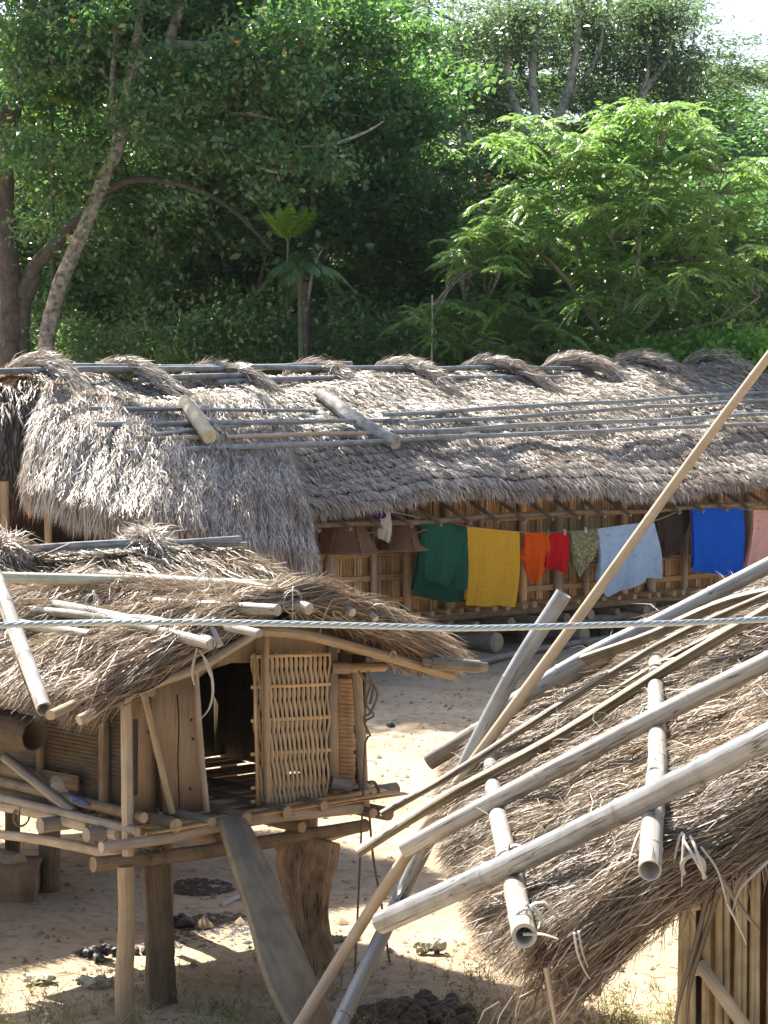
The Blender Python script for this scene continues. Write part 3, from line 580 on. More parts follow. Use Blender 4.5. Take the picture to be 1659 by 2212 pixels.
cloth('pink_cloth', 'pale pink cloth, rightmost on the washing line', 'cloth', 1626, 1700, [(1611, 1242), (1640, 1240), (1690, 1244)], cloth_mat('pink', (.85, .52, .47), .3), folds=4, amp=.045)
cloth('white_blouse', 'small white blouse hanging in front of a dark basket', 'garment', 818, 842, [(815, 1160), (825, 1165), (836, 1176), (844, 1168)], cloth_mat('white', (.74, .66, .60), .3), folds=2, amp=.04, topy=(1106, 1107))
cloth('purple_cloth', 'small bunched purple cloth beside the white blouse', 'cloth', 806, 826, [(806, 1116), (815, 1122), (827, 1119)], cloth_mat('purple', (.10, .01, .22), .2), folds=2, amp=.04, topy=(1104, 1105))
for px, c, lab in [(1181, (.05, .45, .22), 'green clothes peg between the orange and red blouses'), (1217, (.7, .66, .5), 'pale clothes peg on the red blouse'), (1262, (.75, .72, .66), 'white clothes peg on the floral cloth')]:
    q = lp(px); m = MB(); box(m, q + Z * .05 - V * .03, q - Z * .045 - V * .045, .016, .01, up=V); box(m, q + Z * .05 + V * .0, q - Z * .045 - V * .02, .016, .01, up=V); box(m, q + Z * .0 - V * .035, q + Z * .012 - V * .035, .018, .03, up=V)
    m.build('clothes_peg', wood_mat('peg', tuple(x * .8 for x in c), c, rough=.5, stain=0), None, lab, 'peg', 'clothes pegs on the line')
# ------------------------------------------------------------------ granary (left foreground)
C0 = P(275, 1850, 13.8); C0 = np.array([C0[0], C0[1], 0.])
def GR(s, t, z): return C0 + U * s + V * t + Z * z
def gp(px, py, t=0.): return hit(px, py, GR(0, t, 0), V)
def gs(px, py, s=0.): return hit(px, py, GR(s, 0, 0), U)
gr = thing('granary', 'small thatched granary on stilts with a half-open woven door', 'granary', tuple(GR(.9, .9, 0)))
SA, HW = .95, 1.58; AP, EV = 2.50, 2.0; TL = 2.75
def gprof(b):   # b: -1 left eave, 0 ridge, 1 right eave
    ab = np.abs(b); ev = np.where(np.asarray(b) > 0, 2.03, EV); return AP - (AP - ev) * (ab ** 1.45) - .12 * np.clip(ab - .93, 0, 1) * 2
def Sg(a, b):
    t = -.42 + TL * a; s = SA + HW * b * (1 + .03 * np.sin(a * 9)) * np.where(b > 0, .86, .88); x = GR(0, 0, 0) + U * s[..., None] + V * t[..., None]
    x[..., 2] = gprof(b) + .03 * np.sin(a * 13 + b * 3) + .02 * np.sin(b * 19 + a * 7) - .05 * a; return x
SgL = lambda a, b: Sg(a, -b); SgR = lambda a, b: Sg(a, b)
m = MB(); grid(m, Sg, 40, 40, b0=-1, b1=1); grid(m, Sg, 40, 40, b0=-.95, b1=.95, off=-.07)
groof = m.build('roof', M_under, gr, smooth=True)
m = MB()
for S, N in ((SgL, 30000), (SgR, 9000)):
    a = rng.uniform(0, 1, N); b = np.clip(np.round(rng.uniform(0, 1, N) * 9 + rng.normal(0, .33, N)) / 9, 0, .79 + .08 * rng.random(N)); p, d, n = surf_frame(S, a, b)
    blades(m, p + n * rng.uniform(.0, .06, N)[:, None], d + V * (-.12), n, .30, .0065, yaw=.26, lift=.05, lift_sd=.10, roll=.8, droop=.05)
    N2 = N // 5; a = rng.uniform(0, 1, N2); b = rng.uniform(.88, .97, N2); p, d, n = surf_frame(S, a, b)
    blades(m, p - Z * rng.uniform(0, .09, N2)[:, None], d * .9 - Z * .1, n, .15, .0065, yaw=.35, lift=0, droop=.2)
m.build('thatch', M_thatch_gran, groof)
# gable bundle following the arch
def arch(t, dz=.0, n=24, b0=-1., b1=1.): return [GR(SA + HW * b * (.86 if b > 0 else .92), t, float(gprof(np.array(b))) + dz) for b in np.linspace(b0, b1, n)]
m = MB(); tube(m, arch(-.42, .03), [.03, .05, .055, .055, .05, .02], n=10, seg=24); gb = m.build('gable_bundle', M_under, gr, smooth=True)
m = MB(); bundle(m, arch(-.42, .03, b0=0, b1=-.82), [.07, .08, .085, .09, .09, .07], 2700, .42, .008, flat=1); bundle(m, arch(-.42, .03, b0=-.1, b1=.86), [.07, .08, .085, .09, .08, .06], 2400, .42, .008, flat=1)
m.build('straw', M_thatch_gran, gb)
# underside fringe in the gable
m = MB(); N = 900; bb = rng.uniform(-.9, .9, N); pts = np.array([GR(SA + HW * b * .85, -.38 + rng.uniform(0, .15), float(gprof(np.array(b))) - .06) for b in bb]); dr = U * np.sign(bb)[:, None] * .8 - Z * rng.uniform(.1, .9, (N, 1))
blades(m, pts, dr, np.tile(-V, (N, 1)), .13, .005, yaw=.3, lift=0, droop=.1); m.build('straw_fringe', M_thatch_gran, groof)
# bargeboards and purlins under the roof
m = MB(); tube(m, [gp(170, 1556, -.36), gp(245, 1520, -.36), gp(330, 1478, -.36), gp(430, 1440, -.36), gp(560, 1362, -.36)], .032, n=9, jit=.05); m.build('barge_pole', M_postlt, gr, smooth=True)
m = MB(); tube(m, [gp(560, 1362, -.34), gp(660, 1372, -.36), gp(800, 1408, -.38), gp(975, 1458, -.40)], .034, n=9, jit=.05, nodes=.4); m.build('barge_pole', M_log_gold, gr, smooth=True)
m = MB(); tube(m, [gp(108, 1545, -.5), gp(250, 1480, .3)], .03, n=8); m.build('roof_pole', M_log_gold, gr, smooth=True)
# roof poles along the ridge direction, ends sticking out of the gable
for (px, py, r, L, lab, th) in [(668, 1316, .037, 2.3, None, -.60), (762, 1324, .028, 1.2, None, -.56), (455, 1388, .035, 2.0, None, -.62), (475, 1395, .022, .5, None, -.60), (812, 1338, .022, .7, None, -.55)]:
    e = gp(px, py, th); s = float(np.dot(e - C0, U)); pts = [e]
    for k in range(1, 5):
        t = th + L * k / 4; b = (s - SA) / HW; pts.append(GR(s, t, float(gprof(np.array(b))) + .085 - .01 * k))
    m = MB(); tube(m, pts, [r, r * .8], n=12, nodes=.55, hollow=r * .35 if r > .04 else 0); m.build('roof_pole', M_bamboo_lt, gr, smooth=True)
for (px, py, px2, py2, r) in [(455, 1392, 205, 1325, .034), (395, 1395, 210, 1358, .0), (195, 1372, 38, 1346, .032), (270, 1336, 120, 1306, .032), (560, 1368, 490, 1352, .026), (600, 1318, 335, 1302, .036), (820, 1350, 600, 1330, .0)]:
    if not r: continue
    def onroof(px, py, h=.07):
        # march along the ray until it meets the roof
        d_ = ray(px, py); o = np.array([0, 0, CAMH])
        for Y in np.arange(12.8, 18, .02):
            x = o + d_ * (Y / d_[1]); s = np.dot(x - C0, U); b = (s - SA) / HW
            if abs(b) <= 1.05 and x[2] < float(gprof(np.array(b))) + h: return x
        return P(px, py, 15)
    m = MB(); tube(m, [onroof(px, py), onroof((px + px2) / 2, (py + py2) / 2, .08), onroof(px2, py2)], r, n=10, nodes=.5, wob=.004); m.build('roof_pole', M_bamboo_lt, gr, smooth=True)
# leaf ties at the pole ends
def tie(c, ax, r, w_=.006, parent=gr, tails=2, Lt=.2, mat=None):
    ax = nrm(np.asarray(ax, float)); a1 = nrm(np.cross(ax, Z + .01)); a2 = np.cross(a1, ax); m = MB()
    for k in range(2):
        th = np.linspace(0, 2 * np.pi, 15); tube(m, [c + ax * (.012 * k + .02 * math.sin(x) * (k - .5)) + (a1 * math.cos(x) + a2 * math.sin(x)) * r for x in th], w_, n=4, seg=15, flat=1)
    for k in range(tails):
        dv = a1 * random.uniform(-1, 1) - Z * .4 + ax * random.uniform(-.6, .6); q = c + a2 * r
        tube(m, [q, q + dv * Lt * .35 + Z * .05, q + dv * Lt * .8 - Z * .02, q + dv * Lt - Z * Lt * .5], [w_, w_, w_ * .4], n=4, seg=10)
    m.build('tie', mat or M_tie, parent)
for px, py, r in [(632, 1300, .09), (425, 1370, .085), (735, 1318, .07), (800, 1330, .07), (440, 1258, .07), (200, 1300, .06), (235, 1345, .05)]: tie(gp(px, py, -.5 if px > 300 else .4), V, r * .8, w_=.0035, Lt=.22)
m = MB()
for pts in ([(430, 1405), (452, 1440), (460, 1490), (452, 1530), (432, 1555)], [(440, 1420), (455, 1460), (462, 1475)], [(425, 1400), (415, 1450), (420, 1480)]): tube(m, [gp(x, y, -.55) for x, y in pts], [.004, .005, .002], n=4, seg=18, flat=1.8)
m.build('hanging_tie', M_tie, gr)
m = MB(); tube(m, [gp(930, 1432, -.5), gp(1035, 1440, -.62)], .042, n=12, hollow=.01); tube(m, [gp(940, 1420, -.45), gp(965, 1440, -.52)], .03, n=8); m.build('eave_pole', M_bamboo_dk, gr, smooth=True)
m = MB(); tube(m, [gp(850, 1415, -.42), gp(850, 1415, -.42) + V * .9], .03, n=10, hollow=.01); m.build('purlin_end', M_log_gold, gr, smooth=True)
m = MB(); tube(m, [gp(328, 1495, -.30), gp(328, 1495, -.30) + V * 2.5], .03, n=10); m.build('purlin_end', M_pole, gr, smooth=True)
# posts
m = MB(); A = gp(272, 1500, -.22); B = gp(277, 1848, -.22); tube(m, [A, B], [.034, .038], n=10, jit=.05); m.build('corner_post', M_postlt, gr, smooth=True)
def foot(p): q = p.copy(); q[2] = gz(p[0], p[1]) - .06; return q
m = MB(); A = gp(273, 1872, -.16); tube(m, [A, gp(276, 2000, -.16), gp(270, 2120, -.16), foot(gp(271, 2212, -.16))], [.05, .052, .058, .06], n=14, jit=.09, wob=.01); m.build('stilt', M_log_gold, gr, smooth=True)
m = MB(); A = gp(335, 1840, -.0); Bf = foot(gp(352, 2240, -.0)); box(m, A, Bf, .17, .05, up=-V, wid2=.20, nseg=24, jit=.035); m.build('stilt', M_postdk, gr)
m = MB(); A = gp(770, 1445, -.05); B = gp(788, 1750, -.05); tube(m, [A, B], [.034, .036], n=10, jit=.05); m.build('corner_post', M_postlt, gr, smooth=True)
# big stump post, hewn from a thick root
e2 = gp(662, 1870, -.02); e3 = gp(664, 1960, -.02); e4 = foot(gp(686, 2150, -.02)); m = MB()
tube(m, [gp(678, 1806, -.05), gp(670, 1835, -.04), e2, e3, (e3 + e4) / 2, e4], [.165, .185, .155, .125, .12, .135, .165], n=48, seg=30, jit=.015, flute=.085, wob=.02); stp = m.build('stump_post', M_stump, gr, smooth=True)
for px_, py_ in [(345, 2000), (655, 2030)]:
    g_ = G(px_, py_); m = MB(); tube(m, [g_ - Z * .05, g_ + Z * 1.05], .1, n=12, jit=.06); m.build('stilt', M_postdk, gr, smooth=True)
# beams
def beam(pts, r, mat=M_pole, name='beam', jit=.06, **k):
    m = MB(); tube(m, pts, r, n=12, jit=jit, wob=.006, seg=14, **k); return m.build(name, mat, gr, smooth=True)
beam([gp(218, 1830, -.30), gp(350, 1812, -.30), gp(478, 1783, -.30), gp(620, 1762, -.30), gp(778, 1748, -.30)], [.034, .036, .04, .036], M_postlt, 'platform_beam')
beam([gp(200, 1868, -.10), gp(330, 1853, -.12), gp(480, 1832, -.12), gp(660, 1803, -.12), gp(790, 1782, -.12)], [.048, .046, .044], M_log, 'platform_beam')
beam([gp(650, 1822, .3), gp(790, 1780, .3)], .04, M_log_gold, 'platform_beam')
beam([gs(258, 1800, -.12), gs(170, 1778, -.12), gs(80, 1755, -.12), gs(5, 1742, -.12)], [.042, .04, .036], M_postlt, 'platform_beam')
beam([gs(272, 1850, -.02), gs(160, 1828, -.02), gs(70, 1812, -.02), gs(-5, 1803, -.02)], [.036, .034, .03], M_postlt, 'platform_beam')
beam([GR(1.95, -.2, 1.02), GR(1.95, 1.9, 1.0)], .045, M_log, 'platform_beam')
for px, py, r, t in [(380, 1784, .046, -.34), (458, 1776, .032, -.36), (310, 1767, .034, -.30), (532, 1767, .04, -.36), (620, 1755, .038, -.36), (700, 1741, .034, -.36), (652, 1787, .036, -.22), (806, 1757, .034, -.38), (296, 1798, .026, -.34), (480, 1817, .05, -.04)]:
    e = gp(px, py, t); m = MB(); tube(m, [e, e + V * 2.1], r, n=12, jit=.05, wob=.006); jo = m.build('joist', M_log if r > .033 else M_pole, gr, smooth=True)
    m = MB(); tube(m, [e - V * .004, e + V * .008], r * .95, n=12, seg=3); m.build('cut_end', M_cut, jo)
for px, py, r in [(60, 1780, .05), (160, 1800, .045)]:
    e = gs(px + 50, py, -.2); m = MB(); tube(m, [e - U * .08, e + U * 2.4], r, n=12, jit=.05); m.build('cross_joist', M_pole, gr, smooth=True)
# floor of split strips
m = MB()
for k in range(29):
    z = 1.16 + .012 * rng.random(); t = -.34 + k * .075; box(m, GR(-.02 + rng.uniform(-.05, .08), t + rng.uniform(-.03, .03), z), GR(2.0 + rng.uniform(-.15, .06), t + rng.uniform(-.04, .04), z + rng.uniform(-.004, .02)), .07, .008, nseg=4, jit=.1)
m.build('floor', M_mat, gr)
# front boards
def board(name, pts, t=0., thk=.03, mat=M_board, parent=gr):
    m = MB(); prism(m, [gp(x, y, t) for x, y in pts], V, thk); return m.build(name, mat, parent)
b1 = board('wall_board', [(286, 1490), (334, 1476), (336, 1600), (338, 1752), (290, 1760)], t=.03)
b2 = board('wall_board', [(328, 1478), (428, 1440), (431, 1560), (434, 1640), (440, 1700), (437, 1748), (350, 1756), (345, 1660), (334, 1620)], t=0.)
b3 = board('wall_board', [(424, 1440), (460, 1410), (545, 1360), (560, 1362), (548, 1385), (548, 1432), (500, 1432), (440, 1452), (428, 1466)], t=-.01)
board('wall_board', [(545, 1362), (640, 1340), (735, 1375), (735, 1410), (545, 1412)], t=.02, mat=M_log_gold)
board('sill_board', [(430, 1732), (560, 1722), (560, 1738), (430, 1749)], t=.12)
board('door_frame', [(712, 1395), (729, 1395), (733, 1728), (712, 1732)], t=-.02, mat=M_postlt)
board('wall_board', [(729, 1395), (760, 1398), (764, 1735), (733, 1728)], t=.06, mat=M_postdk)
m = MB(); c = b2; 
tube(m, [gp(384, 1500, -.004), gp(388, 1560, -.004), gp(386, 1640, -.004), gp(389, 1745, -.004)], .0035, n=4, seg=14, wob=.004); tube(m, [gp(334, 1625, -.004), gp(342, 1690, -.004), gp(348, 1752, -.004)], [.004, .012, .012], n=5, seg=8)
for x, y in ((413, 1555), (416, 1596), (410, 1704), (322, 1582)): tube(m, [gp(x, y, -.003), gp(x, y, .01)], .010, n=8)
m.build('crack', M_dark, b2)
# sticks at the front
m = MB(); tube(m, [gp(424, 1450, -.12), gp(432, 1600, -.10), gp(447, 1755, -.14)], [.016, .022, .020], n=8, jit=.05); m.build('door_stick', M_postlt, gr, smooth=True)
m = MB(); tube(m, [gp(575, 1372, -.16), gp(576, 1600, -.16), gp(579, 1744, -.16)], [.020, .022, .02], n=8, jit=.05); m.build('door_stick', M_log_gold, gr, smooth=True)
m = MB(); tube(m, [gp(311, 1500, -.10), gp(372, 1757, -.16)], .021, n=8, nodes=.4); m.build('bamboo_pole', M_log_gold, None, 'thin golden bamboo stick leaning against the granary front boards', 'pole', smooth=True)
m = MB(); e = gp(742, 1697, -.14); tube(m, [gp(715, 1690, -.1), gp(758, 1699, -.16)], .043, n=14); m.build('wood_block', M_pole, None, 'short cut log lying on the granary floor right of the woven door', 'log', smooth=True)
m = MB(); tube(m, [gp(716, 1443, -.05), gp(755, 1443, -.1)], .04, n=12); tube(m, [gp(752, 1443, -.08), gp(830, 1440, -.05)], .032, n=12); m.build('top_plate', M_log_gold, gr, smooth=True)
m = MB()
for k, py in enumerate(np.arange(1470, 1690, 9)):
    box(m, gp(730, py, .02), gp(766 + rng.uniform(-3, 4), py + 2, .02), .03, .008, up=V)
m.build('strip_wall', M_mat, gr)
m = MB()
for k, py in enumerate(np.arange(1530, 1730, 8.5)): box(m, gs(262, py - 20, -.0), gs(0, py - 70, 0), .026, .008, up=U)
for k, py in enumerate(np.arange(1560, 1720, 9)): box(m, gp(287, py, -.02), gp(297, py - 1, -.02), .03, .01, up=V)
m.build('strip_wall', wood_mat('shade_dark_strip', (.045, .033, .02), (.11, .08, .05), gu=60, gv=8, rough=.8), gr)  # left-side strips coloured darker to imitate the shade under the eave
m = MB(); prism(m, [GR(.02, .05, 1.17), GR(.02, 1.8, 1.17), GR(.02, 1.8, 2.1), GR(.02, .05, 2.1)], U, .02); prism(m, [GR(2.0, .1, 1.17), GR(2.0, 1.8, 1.17), GR(2.0, 1.8, 2.1), GR(2.0, .1, 2.1)], -U, .02)
m.build('side_wall', M_postdk, gr)
m = MB(); prism(m, [GR(0, 1.8, 1.17), GR(2, 1.8, 1.17), GR(2, 1.8, 2.2), GR(0, 1.8, 2.2)], V, .02); m.build('back_wall', M_dark, gr)  # near-black colour puts the unlit interior's darkness into the wall
# side (left) things: leaning plank and rolled bark
m = MB(); tube(m, [gs(10, 1635, -.16), gs(160, 1755, -.12)], .034, n=8); m.build('brace', M_pole, gr, smooth=True)
m = MB(); tube(m, [gs(105, 1600, -.1), gs(240, 1590, -.1)], .001, n=4); 
for px, y0, y1, r in [(225, 1560, 1750, .035), (88, 1590, 1745, .03)]: tube(m, [gs(px, y0, -.05), gs(px, y1, -.05)], r, n=10)
m.build('side_post', M_postdk, gr, smooth=True)
m = MB(); box(m, gs(-40, 1655, -.06), gs(170, 1692, -.06), .10, .02, up=U); box(m, gs(-40, 1705, -.06), gs(140, 1735, -.06), .09, .02, up=U); m.build('side_board', M_postdk, gr)
m = MB(); tube(m, [gs(-60, 1565, -.3), gs(30, 1578, -.3), gs(75, 1588, -.28)], [.12, .13, .10], n=20, hollow=.01, jit=.04); m.build('bark_roll', wood_mat('bark_sheet', (.055, .036, .02), (.12, .08, .045), rough=.8, bump=.6), None, 'large brown rolled bark sheet tucked under the granary eave', 'bark', smooth=True)
m = MB(); tube(m, [gs(150, 1720, -.16), gs(195, 1740, -.2)], [.01, .025, .03, .022, .01], n=16, seg=14, jit=.4, flat=.8); m.build('blue_rag', cloth_mat('faded_blue', (.12, .15, .27)), None, 'crumpled faded blue rag lying on the granary side beam', 'rag', smooth=True)
m = MB(); tube(m, [gs(120, 1700, .0), gs(165, 1712, .0)], [.05, .11, .13, .12, .06], n=18, seg=12, jit=.08); m.build('sack', wood_mat('sackcloth', (.20, .17, .12), (.32, .27, .2), gu=60, gv=60), None, 'dim beige sack standing behind the granary side beam', 'sack', smooth=True)
# tie wraps on the corner
for px, py, r in [(205, 1790, .06), (218, 1800, .065), (47, 1765, .06)]: tie(gs(px, py, -.12), V, r, w_=.006, Lt=.1, mat=M_rope)
for px, py, r in [(343, 1850, .06), (314, 1856, .055)]: tie(gp(px, py, -.12), U, r, w_=.006, Lt=.12, mat=M_rope)
# woven door
dr = thing('door', None, None, (0, 0, 0)); dr.parent = gr; dr.location = (0, 0, 0); dr['_o'] = gr['_o']
m = MB(); na = 16
for k in range(2 * na):
    f = k / (2 * na - 1); top = np.array(gp(548 + 162 * f, 1414 - 6 * f + rng.uniform(-4, 4), -.10)); bot = np.array(gp(560 + 146 * f, 1741 - 16 * f + rng.uniform(-4, 4), -.12))
    n_ = 50; tt = np.linspace(0, 1, n_)[:, None]; p = top + (bot - top) * tt
    sgn = 1 if k % 2 else -1
    p = p + U * (.0145 * sgn * 2 / np.pi * np.arcsin(np.sin(tt * np.pi * 5 + .3))) - V * (.006 * sgn * np.cos(tt * np.pi * 5 * 1.0))
    wv = .0100 * rng.uniform(.8, 1.25); q = np.stack([p - U * wv, p + U * wv, p + U * wv + V * .004, p - U * wv + V * .004], 1)
    ro = rng.random() * 30; uv = np.stack([np.broadcast_to(np.array([-wv, wv, wv, -wv]) + ro, (n_, 4)), np.broadcast_to(tt * 1.1 + ro, (n_, 4))], -1)
    i = np.arange(n_ - 1)[:, None] * 4; m.add(q, np.concatenate([np.stack([i[:, 0] + j, i[:, 0] + (j + 1) % 4, i[:, 0] + 4 + (j + 1) % 4, i[:, 0] + 4 + j], -1) for j in range(4)]), uv=uv)
o = m.build('woven_slat', wood_mat('door_slat', (.30, .21, .11), (.58, .45, .28), (.26, .17, .08), gu=120, gv=5, rough=.5, stain=.35), dr)
for f in (.02, .22, .44, .66, .88, .97):
    m = MB(); A = gp(542, 1412 + 330 * f, -.108); B = gp(714, 1407 + 322 * f, -.108); box(m, A, B, .022, .010, up=V); m.build('cross_slat', M_slat, dr)
for px in (549, 566): m = MB(); box(m, gp(px, 1412, -.115), gp(px + 8, 1742, -.125), .022, .012, up=V); m.build('stile', M_slat, dr)
# long pole with a forked tip laid over the granary roof, and the pale bamboo on the eave
m = MB(); q = [P(-60, 1246, 14.9), P(200, 1252, 15.1), P(420, 1257, 15.3), P(592, 1261, 15.5)]; tube(m, q, [.04, .037, .032, .027], n=10, nodes=.7); tube(m, [q[-1], P(610, 1240, 15.5)], .018, n=6); m.build('long_pole', wood_mat('green_grey_pole', (.38, .38, .26), (.58, .57, .44), (.2, .2, .13), gu=100, gv=3, rough=.5, stain=.35), None, 'long greenish pole with a stubby fork, lying level across the top of the granary thatch', 'pole', smooth=True)
m = MB(); tube(m, [P(-12, 1240, 14.6), P(10, 1300, 14.1), P(96, 1532, 12.95)], [.050, .048, .046], n=16, nodes=.7, hollow=.012); m.build('bamboo_pole', M_bamboo_lt, None, 'thick pale hollow bamboo lying down the left slope of the granary thatch', 'pole', smooth=True)
# ramp
m = MB(); N = 3200; Yq = 10 + 18 * rng.random(N); Xq = rng.uniform(-.18, .18, N) * Yq; q = np.stack([Xq, Yq, gh(Xq, Yq) + .006], -1); an = rng.uniform(0, 6.28, N); blades(m, q, np.stack([np.cos(an), np.sin(an), np.zeros(N)], -1), np.tile(Z, (N, 1)), .09, .007, lift=.05, lift_sd=.05); m.build('straw_litter', M_thatch_gran, None, 'bits of straw and dry leaf scattered over the yard', 'litter', kind='stuff')
m = MB(); A = gp(508, 1768, -.42); B = G(712, 2305, -.03)
pl = [(478, 1768), (506, 1760), (532, 1768), (548, 1795), (573, 1852), (600, 1908), (626, 1978), (664, 2072), (703, 2150), (738, 2218), (784, 2310), (680, 2310), (648, 2250), (620, 2192), (590, 2135), (566, 2070), (552, 2010), (532, 1940), (503, 1850)]
nrm_r = nrm(np.cross(B - A, U)); nrm_r = nrm_r if nrm_r[1] < 0 else -nrm_r
prism(m, [hit(x, y, A, nrm_r) for x, y in pl], -nrm_r, .055); m.build('ramp_plank', M_plank, None, 'thick grey plank leaning from the ground up to the granary floor', 'plank')
# ropes hanging at the granary corner
m = MB()
for pts, r in [([(795, 1450), (802, 1475), (790, 1520), (808, 1545), (788, 1560), (800, 1590), (790, 1600), (785, 1700), (776, 1900), (766, 2110)], .008), ([(800, 1470), (815, 1500), (800, 1540), (786, 1550), (795, 1585)], .009), ([(775, 1450), (790, 1470), (806, 1480), (800, 1520)], .009),
               ([(795, 1690), (808, 1690), (818, 1708), (812, 1722), (800, 1715)], .011), ([(798, 1760), (806, 1850), (825, 1960), (842, 2080), (870, 2230)], .009)]:
    tube(m, [gp(x, y, -.25) for x, y in pts], r, n=6, seg=int(len(pts) * 7))
m.build('rope', M_rope, None, 'old dark rope knotted at the granary corner and hanging down to the yard', 'rope', smooth=True)

# ------------------------------------------------------------------ hut behind the granary
H0 = P(480, 1172, 20.0); 
def HR(s, t, z): return np.array([H0[0], H0[1], 0]) + U * s + V * t + Z * z
def hp(px, py, t=0.): return hit(px, py, HR(0, t, 0), V)
hb = thing('storage_hut', 'small thatched hut on clay blocks squeezed between granary and longhouse', 'hut', tuple(HR(-1.6, 0, 0)))
def Sh(a, b):
    s = -4.6 + 4.7 * a; t = -1.7 * b; x = HR(0, 0, 0) + U * s[..., None] + V * t[..., None]; x[..., 2] = 2.47 - .75 * np.abs(b) ** 1.3 + .03 * np.sin(a * 17 + b * 4) - .02; return x
Shb = lambda a, b: Sh(a, -b)
m = MB(); grid(m, Sh, 30, 30, b0=-1, b1=1); grid(m, Sh, 30, 30, b0=-1, b1=1, off=-.12); hroof = m.build('roof', M_under, hb, smooth=True)
m = MB()
for S in (Sh, Shb):
    N = 9000; a = rng.uniform(0, 1, N); b = rng.uniform(0, 1, N); p, d, n = surf_frame(S, a, b); blades(m, p + n * .02, d, n, .3, .010, yaw=.25, lift=.05, roll=.8)
N = 2600; bb = rng.uniform(-.6, .6, N); pts = np.array([HR(.0 + rng.uniform(-.15, .1), -1.7 * b, 2.45 - .75 * abs(b) ** 1.3) for b in bb]); blades(m, pts, U * 1.0 - V * bb[:, None] * .9 - Z * .35, np.tile(Z, (N, 1)), .38, .007, yaw=.3, lift=0, droop=.1)
m.build('thatch', M_thatch_gran, hroof)
m = MB(); N = 3800; s = rng.uniform(-4.5, -.55, N); pts = np.array([HR(x, -.12 + rng.uniform(-.05, .05), 2.38 - .02 * rng.random()) for x in s]); blades(m, pts, -V * .5 - Z * rng.uniform(.5, 1.3, (N, 1)) + U * .25, np.tile(-V, (N, 1)), .17, .012, yaw=.3, lift=.1, droop=.2); blades(m, pts + Z * .10, -V * 1. + U * .3, np.tile(Z, (N, 1)), .16, .012, yaw=.5)
m.build('ridge_fringe', M_thatch, hb)
for (x0, y0, x1, y1, r) in [(22, 1189, 345, 1170, .032), (20, 1202, 385, 1178, .032), (300, 1172, 518, 1170, .022), (340, 1176, 515, 1164, .022), (350, 1182, 535, 1174, .020), (-80, 1195, 120, 1188, .03)]:
    m = MB(); tube(m, [hp(x0, y0, -.14), hp(x1, y1, -.12)], r, n=8, nodes=.5, wob=.01); m.build('ridge_pole', M_bamboo, hb, smooth=True)
for px, py in ((312, 1170), (5, 1182)):
    c = hp(px, py, -.1); m = MB(); N = 900
    blades(m, c + rng.normal(0, 1, (N, 3)) * np.array([.06, .06, .03]), nrm(rng.normal(0, .5, (N, 3)) + U * .15 - Z * .5 - V * .3), np.tile(Z, (N, 1)), .26, .010, yaw=.5, lift=.1, droop=.2)
    N = 500; blades(m, c + rng.normal(0, .05, (N, 3)), nrm(rng.normal(0, .3, (N, 3)) + V * .8 - U * .3 * 0), np.tile(Z, (N, 1)), .2, .01, yaw=.5, lift=.2); m.build('ridge_bundle', M_thatch, hb)
m = MB(); tube(m, [hp(80, 1205, -.3), hp(150, 1175, -.3)], .01, n=5); m.build('twig', M_pole, hb)
m = MB(); prism(m, [HR(-4.2, -1.1, .95), HR(-.4, -1.1, .95), HR(-.4, -1.1, 1.9), HR(-4.2, -1.1, 1.9)], V, .03); prism(m, [HR(-.4, -1.1, .95), HR(-.4, 1.1, .95), HR(-.4, 1.1, 1.9), HR(-.4, 0, 2.3), HR(-.4, -1.1, 1.9)], -U, .03); prism(m, [HR(-4.2, 1.1, .95), HR(-.4, 1.1, .95), HR(-.4, 1.1, 1.9), HR(-4.2, 1.1, 1.9)], V, .03)
m.build('wall', M_mat, hb)
m = MB(); box(m, HR(-4.4, 0, .9), HR(-.2, 0, .9), 2.4, .08); m.build('floor', M_log, hb)
def hstilt(px, py, r):
    f = G(px, py); m = MB(); tube(m, [f - Z * .05, f + Z * .95], r, n=14, jit=.06); m.build('stilt', M_postdk, hb, smooth=True)
hstilt(108, 1925, .08); hstilt(28, 1905, .06)
for s, t in ((-.6, -.9), (-.6, .9), (-2.4, .9), (-4, .9)):
    f = HR(s, t, 0); m = MB(); tube(m, [f - Z * .05, f + Z * .9], .07, n=12, jit=.06); m.build('stilt', M_postdk, hb, smooth=True)
f = G(40, 1952); m = MB(); box(m, f - Z * .1 + np.array([-.1, .2, 0]), f + Z * .28 + np.array([-.1, .2, 0]), .42, .40, up=(0, 1, 0), nseg=6, jit=.06); cb = m.build('clay_block', M_clay, hb, smooth=False)
m = MB(); e = P(38, 1868, 16.9); tube(m, [e, e + V * 2.4 + Z * .02], .088, n=16, jit=.05); lg = m.build('floor_log', M_pole, hb, smooth=True)
m = MB(); tube(m, [e - V * .008, e + V * .01], .085, n=16, seg=3); m.build('sawn_end', M_cut, lg)

